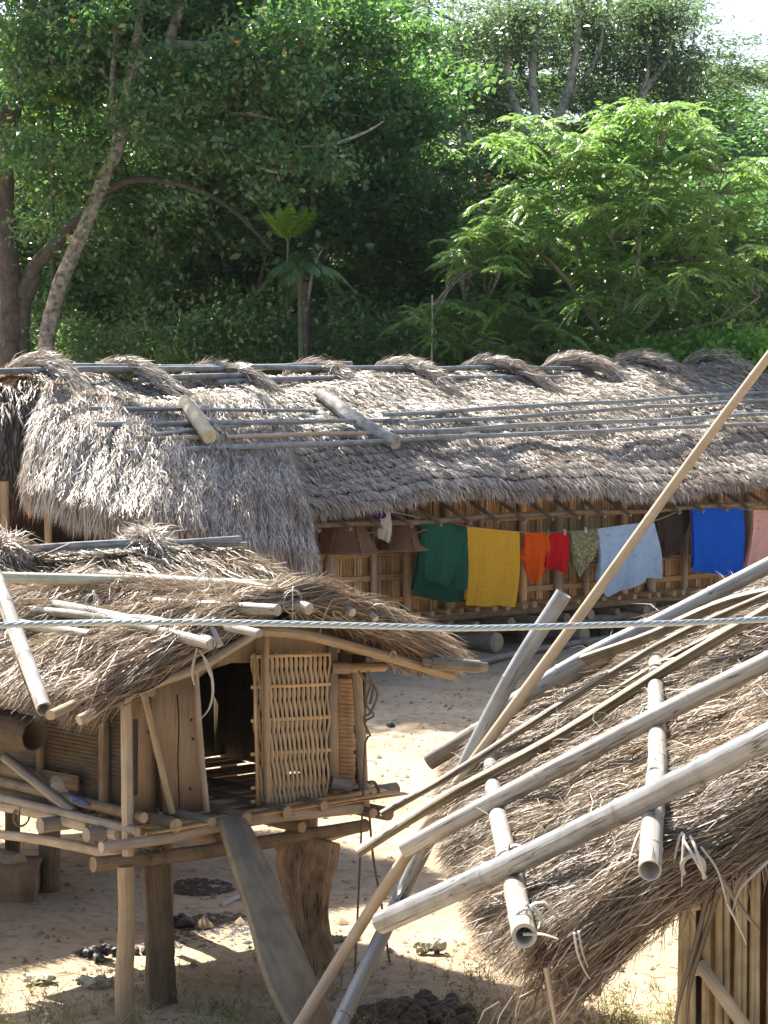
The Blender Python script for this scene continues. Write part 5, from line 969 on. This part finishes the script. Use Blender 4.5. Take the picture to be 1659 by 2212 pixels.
m = MB(); bl = [(P(480, 230, 47.1), (1.71, 1.71, 1.34), 1.5), (P(650, 180, 47.1), (1.83, 1.95, 1.34), 1.8), (P(520, 20, 47.1), (2.44, 2.44, 1.46), 2), (P(760, 60, 47.6), (1.83, 1.83, 0.98), 1.2), (P(600, 330, 47.6), (1.83, 1.71, 1.10), 1.2), (P(800, 230, 48.1), (1.34, 1.46, 1.10), .9), (P(420, 480, 48.1), (1.46, 1.59, 0.85), .7), (P(400, -150, 46.6), (2.68, 2.93, 1.71), 2), (P(800, 380, 48.6), (1.10, 1.22, 0.98), .7), (P(700, 450, 49.1), (1.22, 1.22, 0.73), .6), (P(900, 250, 48.6), (0.73, 0.98, 0.98), .5)]
crown(m, [(P(x, y, 43.8), (a_, .5, b_), a_ * b_) for x, y, a_, b_ in [(430, 180, .8, .5), (520, 120, .8, .5), (620, 180, 1., .6), (330, 120, .5, .5), (560, 300, .9, .5), (680, 330, .9, .5), (470, 330, .8, .4), (640, 60, .9, .4), (360, 300, .6, .4), (400, 420, .9, .3), (560, 420, .8, .3)]], 8500, .14, cr=.28, nclus=64); cc = crown(m, bl, 50000, .15, cr=.35, nclus=320); co = m.build('crown', L_dark, tB); m = MB(); limbs(m, list(resample(tr[4:], 16)) + [PB(368, 100), PB(440, 100), PB(500, 85), PB(548, 62), PB(300, 60), PB(400, -100), PB(640, 75), PB(380, 30)], cc, 80, r0=.032); m.build('branches', M_bark, co)
# generic forest trees: a few prototypes, then copies
def proto(name, label, Lm, Bm, h, spread, N, leaf, asp, lean, group, thick=.2):
    t = thing(name, label, 'tree', (0, 0, 0), group); m = MB(); k = 7; zz = np.linspace(0, h * .95, k); xx = np.cumsum(rng.normal(0, lean, k)); yy = np.cumsum(rng.normal(0, lean, k)); xx -= xx[0]; yy -= yy[0]; tr = np.stack([xx, yy, zz], -1)
    tube(m, tr, np.linspace(thick, thick * .2, k), n=12, seg=30, jit=.05, wob=.04); bl = []; roots = list(tr[2:])
    for j in range(9):
        f = .3 + .08 * j; an = j * 2.4 + rng.uniform(-.3, .3); o = np.interp(f * h, zz, xx), np.interp(f * h, zz, yy); rad = spread * (1.15 - .7 * abs(f - .5)) * .55
        e = np.array([o[0] + math.cos(an) * rad, o[1] + math.sin(an) * rad, f * h + h * .12]); s = np.array([o[0], o[1], f * h]); mid = (s + e) / 2 + np.array([0, 0, -.1 * rad]); tube(m, [s, mid, e], [thick * .42, thick * .3, thick * .12], n=8, seg=12, jit=.05, wob=.03); roots += [mid, e]; bl.append((e + Z * .3, (spread * .38, spread * .38, h * .11), 1))
    bl.append((np.array([xx[-1], yy[-1], h * .95]), (spread * .4, spread * .4, h * .13), 1.3)); tk = m.build('trunk', Bm, t, smooth=True)
    m = MB(); cc = crown(m, bl, N, leaf, asp=asp, cr=.34, nclus=N // 150); co = m.build('crown', Lm, t); m = MB(); limbs(m, roots, cc, 70, r0=.035, r1=.01); m.build('branches', Bm, co); return t
FG = 'forest trees behind the longhouse'
pr1 = proto('forest_tree', 'x', L_dark, M_barkdk, 11, 5.0, 40000, .16, .5, .22, FG)
pr2 = proto('forest_tree', 'x', L_mid, M_bark, 12, 5.0, 40000, .17, .5, .25, FG)
pr3 = proto('pale_trunk_tree', 'x', L_grey, M_barkpale, 15, 6.0, 24000, .17, .30, .4, FG, thick=.26)
HT = {'forest_tree': 11., 'forest_tree.001': 12., 'pale_trunk_tree': 15.}
def place(pr, px, top, Y, rz, k, lab):
    x = P(px, top, Y); g_ = gz(x[0], Y) - .1; return (pr, (x[0], Y, g_), rz, (k, k, (x[2] - g_) / (HT[pr.name] * 1.15)), lab)
spec = [place(pr1, 560, -60, 51, .3, 1.2, 'dark leafy tree standing in the middle left of the forest edge'),
 place(pr2, 800, 60, 53, 1.3, 1.15, 'broad glossy-leaved tree in the centre of the forest edge'),
 place(pr1, 330, 100, 54, 2.2, 1.15, 'dark tree in the gap right of the mottled S-curved trunk'),
 place(pr2, 170, 60, 55, 4.2, 1.15, 'glossy tree seen between the two big left trunks'),
 place(pr1, 930, 330, 52, 5.0, .95, 'shadowy low tree left of the bright feathery tree'),
 place(pr3, 1010, 60, 60, .6, 1.0, 'pale-trunked tree, leftmost of the tall grey-green ones'),
 place(pr3, 1190, -60, 62, 2.4, 1.1, 'tall pale-trunked tree rising right above the feathery tree'),
 place(pr3, 1310, 10, 63, 4.0, 1.05, 'pale forked tree with spreading white limbs next to the sky gap'),
 place(pr1, 1655, 235, 56, 1.0, 1.1, 'dark round tree at the right edge under the sky gap'),
 place(pr1, 1500, 330, 50, 2.9, 1.0, 'dark tree directly behind the feathery crown, right side'),
 place(pr2, 1280, 400, 50, 3.7, 1.0, 'mid-green tree behind the middle of the feathery crown'),
 place(pr2, 690, -20, 62, .2, 1.3, 'tall far tree whose top shows against white sky gaps in the centre'),
 place(pr3, 880, 10, 66, 1.5, 1.1, 'far grey-green tree behind the centre of the forest'),
 place(pr2, 60, 20, 60, 2.0, 1.3, 'far leafy tree behind the old dark trunk at the left'),
 place(pr1, 1080, 420, 50, 3.0, .8, 'small dark tree between the feathery tree and the pale trunks'),
 place(pr2, 1760, 240, 62, .9, 1.2, 'leafy tree beyond the right edge of the forest'),
 place(pr2, 1290, 150, 72, 5.3, 1.4, 'farthest leafy tree behind the pale trunks at the top'),
 place(pr1, 430, -30, 66, 5.9, 1.4, 'far dark tree above the left half of the longhouse ridge')]
used = set()
for pr_, loc, rz, s_, lab in spec:
    if pr_.name not in used:
        used.add(pr_.name); pr_.location = loc; pr_.rotation_euler = (0, 0, rz); pr_.scale = s_; pr_['label'] = lab
    else: copy_tree(pr_, loc, rz, s_, lab)
# pale-limbed tree standing clear in front of the forest, above the feathery crown
tP = thing('pale_tree', 'slender tree whose pale forking limbs rise right behind the feathery crown', 'tree', tuple(foot(P(1200, 700, 57))))
PP = lambda x, y, d=57.: P(x, y, d)
for pts, r in [([foot(PP(1200, 700)), PP(1195, 450), PP(1195, 285), PP(1222, 215), PP(1245, 100), PP(1250, -40)], .20), ([PP(1195, 330), PP(1160, 245), PP(1152, 125), PP(1180, 0)], .13), ([PP(1190, 360), PP(1112, 240), PP(1095, 115), PP(1105, -20)], .14),
 ([PP(1110, 235), PP(1050, 205), PP(1010, 110)], .06), ([PP(1200, 350), PP(1345, 262), PP(1395, 190), PP(1440, 130), PP(1450, 90)], .14), ([PP(1385, 205), PP(1400, 150), PP(1395, 60)], .07), ([PP(1195, 400), PP(1060, 385), PP(1022, 335), PP(1015, 280)], .12), ([PP(1222, 215), PP(1290, 120), PP(1310, 20)], .07)]:
    m = MB(); tube(m, pts, [r, r * .85, r * .65, r * .3], n=12, seg=30, jit=.05, wob=.05); m.build('limb' if r < .2 else 'trunk', M_barkpale, tP, smooth=True)
m = MB(); crown(m, [(PP(x, y, 57.5), (a_, 1.2, b_), a_ * b_) for x, y, a_, b_ in [(1000, 90, .9, .8), (1090, 60, 1.1, .7), (1180, 30, 1.2, .6), (1270, 60, 1.1, .8), (1330, 150, 1.0, .7), (1420, 120, 1.1, .8), (1480, 190, .9, .7), (1230, 170, .8, .5), (1060, 220, .8, .6), (1400, 30, 1.2, .6), (1310, 230, .8, .4), (960, 180, .7, .6)]], 17000, .17, asp=.3, cr=.38, nclus=150); m.build('crown', L_grey, tP)
# C: bright feathery young tree
tC = thing('feathery_tree', 'bright green tree with drooping feather leaves standing behind the ridge at right', 'tree', tuple(foot(P(1320, 800, 44))))
PC = lambda x, y, d=44.: P(x, y, d)
stems = [[foot(PC(1325, 830)), PC(1322, 770), PC(1340, 690), PC(1372, 560), PC(1388, 440), PC(1420, 330), PC(1450, 250)],
 [PC(1322, 775), PC(1290, 700), PC(1270, 600), PC(1235, 480), PC(1200, 380), PC(1180, 330)],
 [PC(1330, 760), PC(1420, 680), PC(1470, 600), PC(1530, 470), PC(1560, 370)],
 [PC(1320, 770), PC(1250, 640), PC(1180, 560), PC(1110, 520), PC(1060, 480)],
 [PC(1318, 772), PC(1240, 720), PC(1150, 690), PC(1060, 660), PC(960, 650)],
 [PC(1325, 765), PC(1450, 720), PC(1560, 690), PC(1640, 640)],
 [PC(1340, 690), PC(1330, 560), PC(1310, 430), PC(1300, 300)],
 [PC(1320, 780), PC(1200, 770), PC(1080, 745), PC(950, 700), PC(890, 690)]]
m = MB()
for k, s_ in enumerate(stems):
    s_ = [q + np.array([0, rng.normal(0, .5) * (j > 1), 0]) for j, q in enumerate(s_)]; tube(m, s_, np.linspace(.085 if k == 0 else .05, .018, 5), n=10, seg=30, jit=.04, wob=.02)
m.build('trunk', wood_mat('young_bark', (.22, .18, .13), (.36, .31, .24), gu=20, gv=6, rough=.8), tC, smooth=True)
EL = [(1400, 340, 150, 115, 2.0), (1270, 400, 170, 110, 2), (1500, 420, 130, 110, 1.6), (1180, 480, 190, 70, 1.6), (1140, 300, 80, 45, .8), (1200, 330, 120, 40, .8), (1330, 520, 200, 90, 2.0), (1080, 540, 120, 55, 1.3), (1200, 600, 150, 60, .9), (1560, 540, 90, 90, 1.0), (950, 685, 115, 40, 1.4), (1060, 700, 140, 60, 1.9), (1180, 740, 120, 50, 1), (1320, 650, 130, 50, .9), (1440, 640, 130, 60, .7), (1560, 680, 100, 40, .6), (1370, 260, 90, 40, .8), (1440, 250, 70, 30, .6), (1620, 400, 40, 60, .5), (1020, 560, 60, 25, .3), (1280, 720, 90, 40, .6), (1400, 740, 100, 30, .4)]
wt = np.array([e[4] for e in EL]); wt /= wt.sum(); tips = []
for i in rng.choice(len(EL), 540, p=wt):
    cx, cy, rx, ry, _ = EL[i]; an = rng.uniform(0, 6.28); rr = rng.random() ** .5; tips.append(PC(cx + rx * rr * math.cos(an), cy + ry * rr * math.sin(an), 44. + rng.normal(0, 1.)))
tips = np.array(tips); m = MB(); sm = MB(); allst = [q for s_ in stems for q in resample(s_, 10)]
lc = []; ld = []; ln = []; ll_ = []
for tp in tips:
    b0 = min(allst, key=lambda x: np.linalg.norm(x - tp) + (0 if x[2] < tp[2] else 1.5)); tube(sm, [b0, (b0 + tp) / 2 - Z * .08, tp], [.016, .010, .006], n=5, seg=6, cap=False)
    nf = rng.integers(6, 10); tl = rng.normal(0, .35, 2)
    for f in range(nf):
        an = f / nf * 6.283 + rng.uniform(-.3, .3); Lf = rng.uniform(.24, .48); dh = nrm(np.array([math.cos(an), math.sin(an), math.cos(an) * tl[0] + math.sin(an) * tl[1]])); tt = np.linspace(.15, 1, 9)
        rach = tp + dh * (tt * Lf)[:, None] + Z * ((.30 * tt - .55 * tt ** 2) * Lf)[:, None]; sd = np.cross(dh, Z)
        for sg in (-1, 1):
            q0 = rach; dl = sd * sg * .75 + dh * .55 - Z * .45; lc.append(q0 + dl * .055); ld.append(np.tile(dl, (9, 1))); ln.append(np.tile(Z + sd * sg * .4, (9, 1))); ll_.append(.125 * (1.1 - .5 * np.abs(tt - .5)))
lc = np.concatenate(lc); ld = nrm(np.concatenate(ld) + rng.normal(0, .12, lc.shape)); ln = nrm(np.concatenate(ln) + rng.normal(0, .2, lc.shape)); ll_ = np.concatenate(ll_)[:, None]
s_ = nrm(np.cross(ln, ld)); v = np.stack([lc - ld * ll_ / 2, lc + s_ * ll_ * .2, lc + ld * ll_ / 2, lc - s_ * ll_ * .2], 1); m.add(v, np.arange(len(lc))[:, None] * 4 + np.array([0, 1, 2, 3]))
co = m.build('crown', L_young, tC); sm.build('branches', M_bark, co)
# palms
def palm(name, lab, px, py, Y, n, L, mat, trunk=None, r0=.08, tilt=.6, lo=.2):
    c = P(px, py, Y); t = thing(name, lab, 'palm', tuple(foot(c)), 'palms among the forest trees'); m = MB(); tube(m, [foot(c), (foot(c) + c) / 2 + rng.normal(0, .1, 3), c], [r0 * 1.3, r0, r0 * .8], n=12, seg=14, jit=.03); m.build('trunk', M_palmt, t, smooth=True)
    for k in range(n):
        an = k / n * 6.283 + rng.uniform(-.2, .2); el = rng.uniform(lo, lo + .8); dh = np.array([math.cos(an), math.sin(an), 0]); tt = np.linspace(0, 1, 26); La = L * rng.uniform(.8, 1.15)
        r_ = c + dh * (tt * La * math.cos(el * .6))[:, None] + Z * ((math.sin(el) * tt - tilt * tt ** 2.2) * La)[:, None]; m = MB(); tube(m, r_[::5], [.018, .004], n=4, seg=10, cap=False); T = nrm(np.gradient(r_, axis=0)); sd = nrm(np.cross(T, Z))
        for sg in (-1, 1):
            q0 = r_[3:]; dl = nrm(sd[3:] * sg + T[3:] * .7 - Z * .45 + rng.normal(0, .08, q0.shape)); Ll = (L * .30 * np.sin(np.pi * (tt[3:] * .85 + .12)))[:, None]; nn = np.cross(dl, T[3:]); w_ = nrm(np.cross(nn, dl)) * .016
            e = q0 + dl * Ll - Z * Ll * .2; md = q0 + dl * Ll * .5; v = np.stack([q0 - w_, q0 + w_, md + w_, md - w_, e], 1); i = np.arange(len(q0))[:, None] * 5; m.add(v, i + np.array([0, 1, 2, 3]), i + np.array([3, 2, 4]))
        m.build('frond', mat, t)
M_palmt = wood_mat('palm_trunk', (.04, .06, .025), (.10, .12, .06), gu=10, gv=12, rough=.6)
palm('feather_palm', 'backlit-tinted yellow-green palm glowing in the middle of the dark trees', 622, 520, 44.6, 12, .75, L_palm, tilt=.15, lo=1.0, r0=.03)
palm('feather_palm', 'palm with long drooping grey-green fronds below the glowing one', 650, 590, 44.0, 11, 1.0, L_mid, tilt=.9)
palm('feather_palm', 'bright palm top peeping out between the two big left trunks', 112, 225, 46.6, 12, 1.1, L_palm, tilt=.5, r0=.05)
# dead stub and thin trunks in the dark
for px, Y, top, r, lab in [(668, 44, 610, .12, 'thick bare forked stub standing in the dark below the palms'), (928, 43, 640, .035, 'thin pale stem at the left end of the feathery foliage')]:
    c = P(px, 800, Y); t = thing('bare_stem', lab, 'tree', tuple(foot(c))); m = MB(); q = P(px + rng.uniform(-15, 15), top, Y); tube(m, [foot(c), (foot(c) + q) / 2 + rng.normal(0, .08, 3), q], [r, r * .8, r * .5], n=10, seg=16, jit=.06, wob=.03); m.build('trunk', M_barkdk if r > .055 else M_barkpale, t, smooth=True)
    m = MB(); 
    for k in range(3): e = q + np.array([rng.normal(0, .5), rng.normal(0, .3), rng.uniform(.3, .8)]); tube(m, [q - Z * rng.uniform(.1, .6), (q + e) / 2, e], [r * .5, r * .3, r * .1], n=6, seg=8)
    m.build('limb', M_bark, t)
# shrubs right behind the ridge
def shrub(px, py, Y, rx, rz_, N, leaf, mat, lab, name='shrub', asp=.5):
    c = P(px, py, Y); b0 = foot(c); t = thing(name, lab, 'shrub', tuple(b0), 'shrubs along the foot of the forest'); m = MB(); bl = [(np.array([c[0], c[1], c[2]]), (rx, rx * .8, rz_), 1), (np.array([c[0] + rx * .4, c[1], c[2] - rz_ * .6]), (rx, rx * .8, rz_), 1), (np.array([c[0] - rx * .4, c[1] + .3, (c[2] + b0[2]) / 2]), (rx, rx * .8, max(.4, (c[2] - b0[2]) * .5)), 1)]
    cc = crown(m, bl, N, leaf, cr=.25, asp=asp, nclus=N // 60); m.build('foliage', mat, t); m = MB(); limbs(m, [b0 + Z * .1], cc, 26, r0=.025, r1=.006); m.build('stem', M_bark, t)
L_vine = leaf_mat('vine_leaf', [(0, (.05, .16, .02)), (.6, (.10, .28, .04)), (1, (.2, .38, .08))], (.35, .6, .08), k=.45, rough=.4, spec=.5)
shrub(1440, 770, 42.5, 1.1, .30, 4200, .12, L_vine, 'bright green creeper mound just above the ridge, left of two', asp=.7)
shrub(1600, 752, 42, 1.2, .38, 5200, .13, L_vine, 'bright green creeper mound above the ridge at the right edge', asp=.7)
shrub(200, 740, 46, 1.0, .5, 5000, .10, L_mid, 'leafy shrub showing between and right of the big left trunks')
shrub(380, 720, 45, 1.2, .7, 7000, .10, L_mid, 'glossy shrub above the ridge left of centre')
shrub(540, 700, 45, 1.2, .8, 7000, .10, L_mid, 'glossy large-leaved shrub just left of the bare forked stub', asp=.6)
shrub(780, 720, 45, 1.3, .8, 7000, .11, L_mid, 'dark shrub in the deep shade above the middle of the ridge')
shrub(1090, 380, 52, 1.0, .8, 3000, .14, leaf_mat('rusty_leaf', [(0, (.16, .03, .015)), (.6, (.25, .10, .03)), (1, (.4, .3, .05))], (.5, .2, .04), k=.3), 'rusty red-brown shrub among the pale trunks left of the feathery crown')
# forest mass covering the hill behind
N = 150000; X_ = rng.uniform(-.24, .24, N); Y_ = rng.uniform(46, 78, N); X_ = X_ * Y_; h0 = gh(X_, Y_); cl = (np.sin(X_ * 1.7 + Y_ * .6) + np.sin(X_ * .7 - Y_ * 1.1 + 2) + 2) / 4
hh = 1.0 + 2.4 * cl + .8 * np.sin(X_ * 5); z_ = h0 + rng.random(N) ** .7 * hh
m = MB(); leaves(m, np.stack([X_, Y_, z_], -1), .19, asp=.5, up=.4); m.build('undergrowth', L_under, None, 'dense dark undergrowth covering the slope beneath the forest trees', 'undergrowth', kind='stuff')
hz = MB(); box(hz, (0, -60, 12), (0, 760, 12), 800, 34, up=(0, 0, 1)); hz.f4 = [f[:, ::-1] for f in hz.f4]; hm = bpy.data.materials.new('haze_air'); hm.use_nodes = True; nt = hm.node_tree; nt.nodes.clear()
ou = nt.nodes.new('ShaderNodeOutputMaterial'); pv = nt.nodes.new('ShaderNodeVolumePrincipled'); pv.inputs['Color'].default_value = (.86, .93, 1, 1); pv.inputs['Density'].default_value = HAZE; pv.inputs['Anisotropy'].default_value = .0
nt.links.new(pv.outputs[0], ou.inputs['Volume']); hz.build('haze', hm, kind='stuff', origin=(0, 350, 12))
clean()
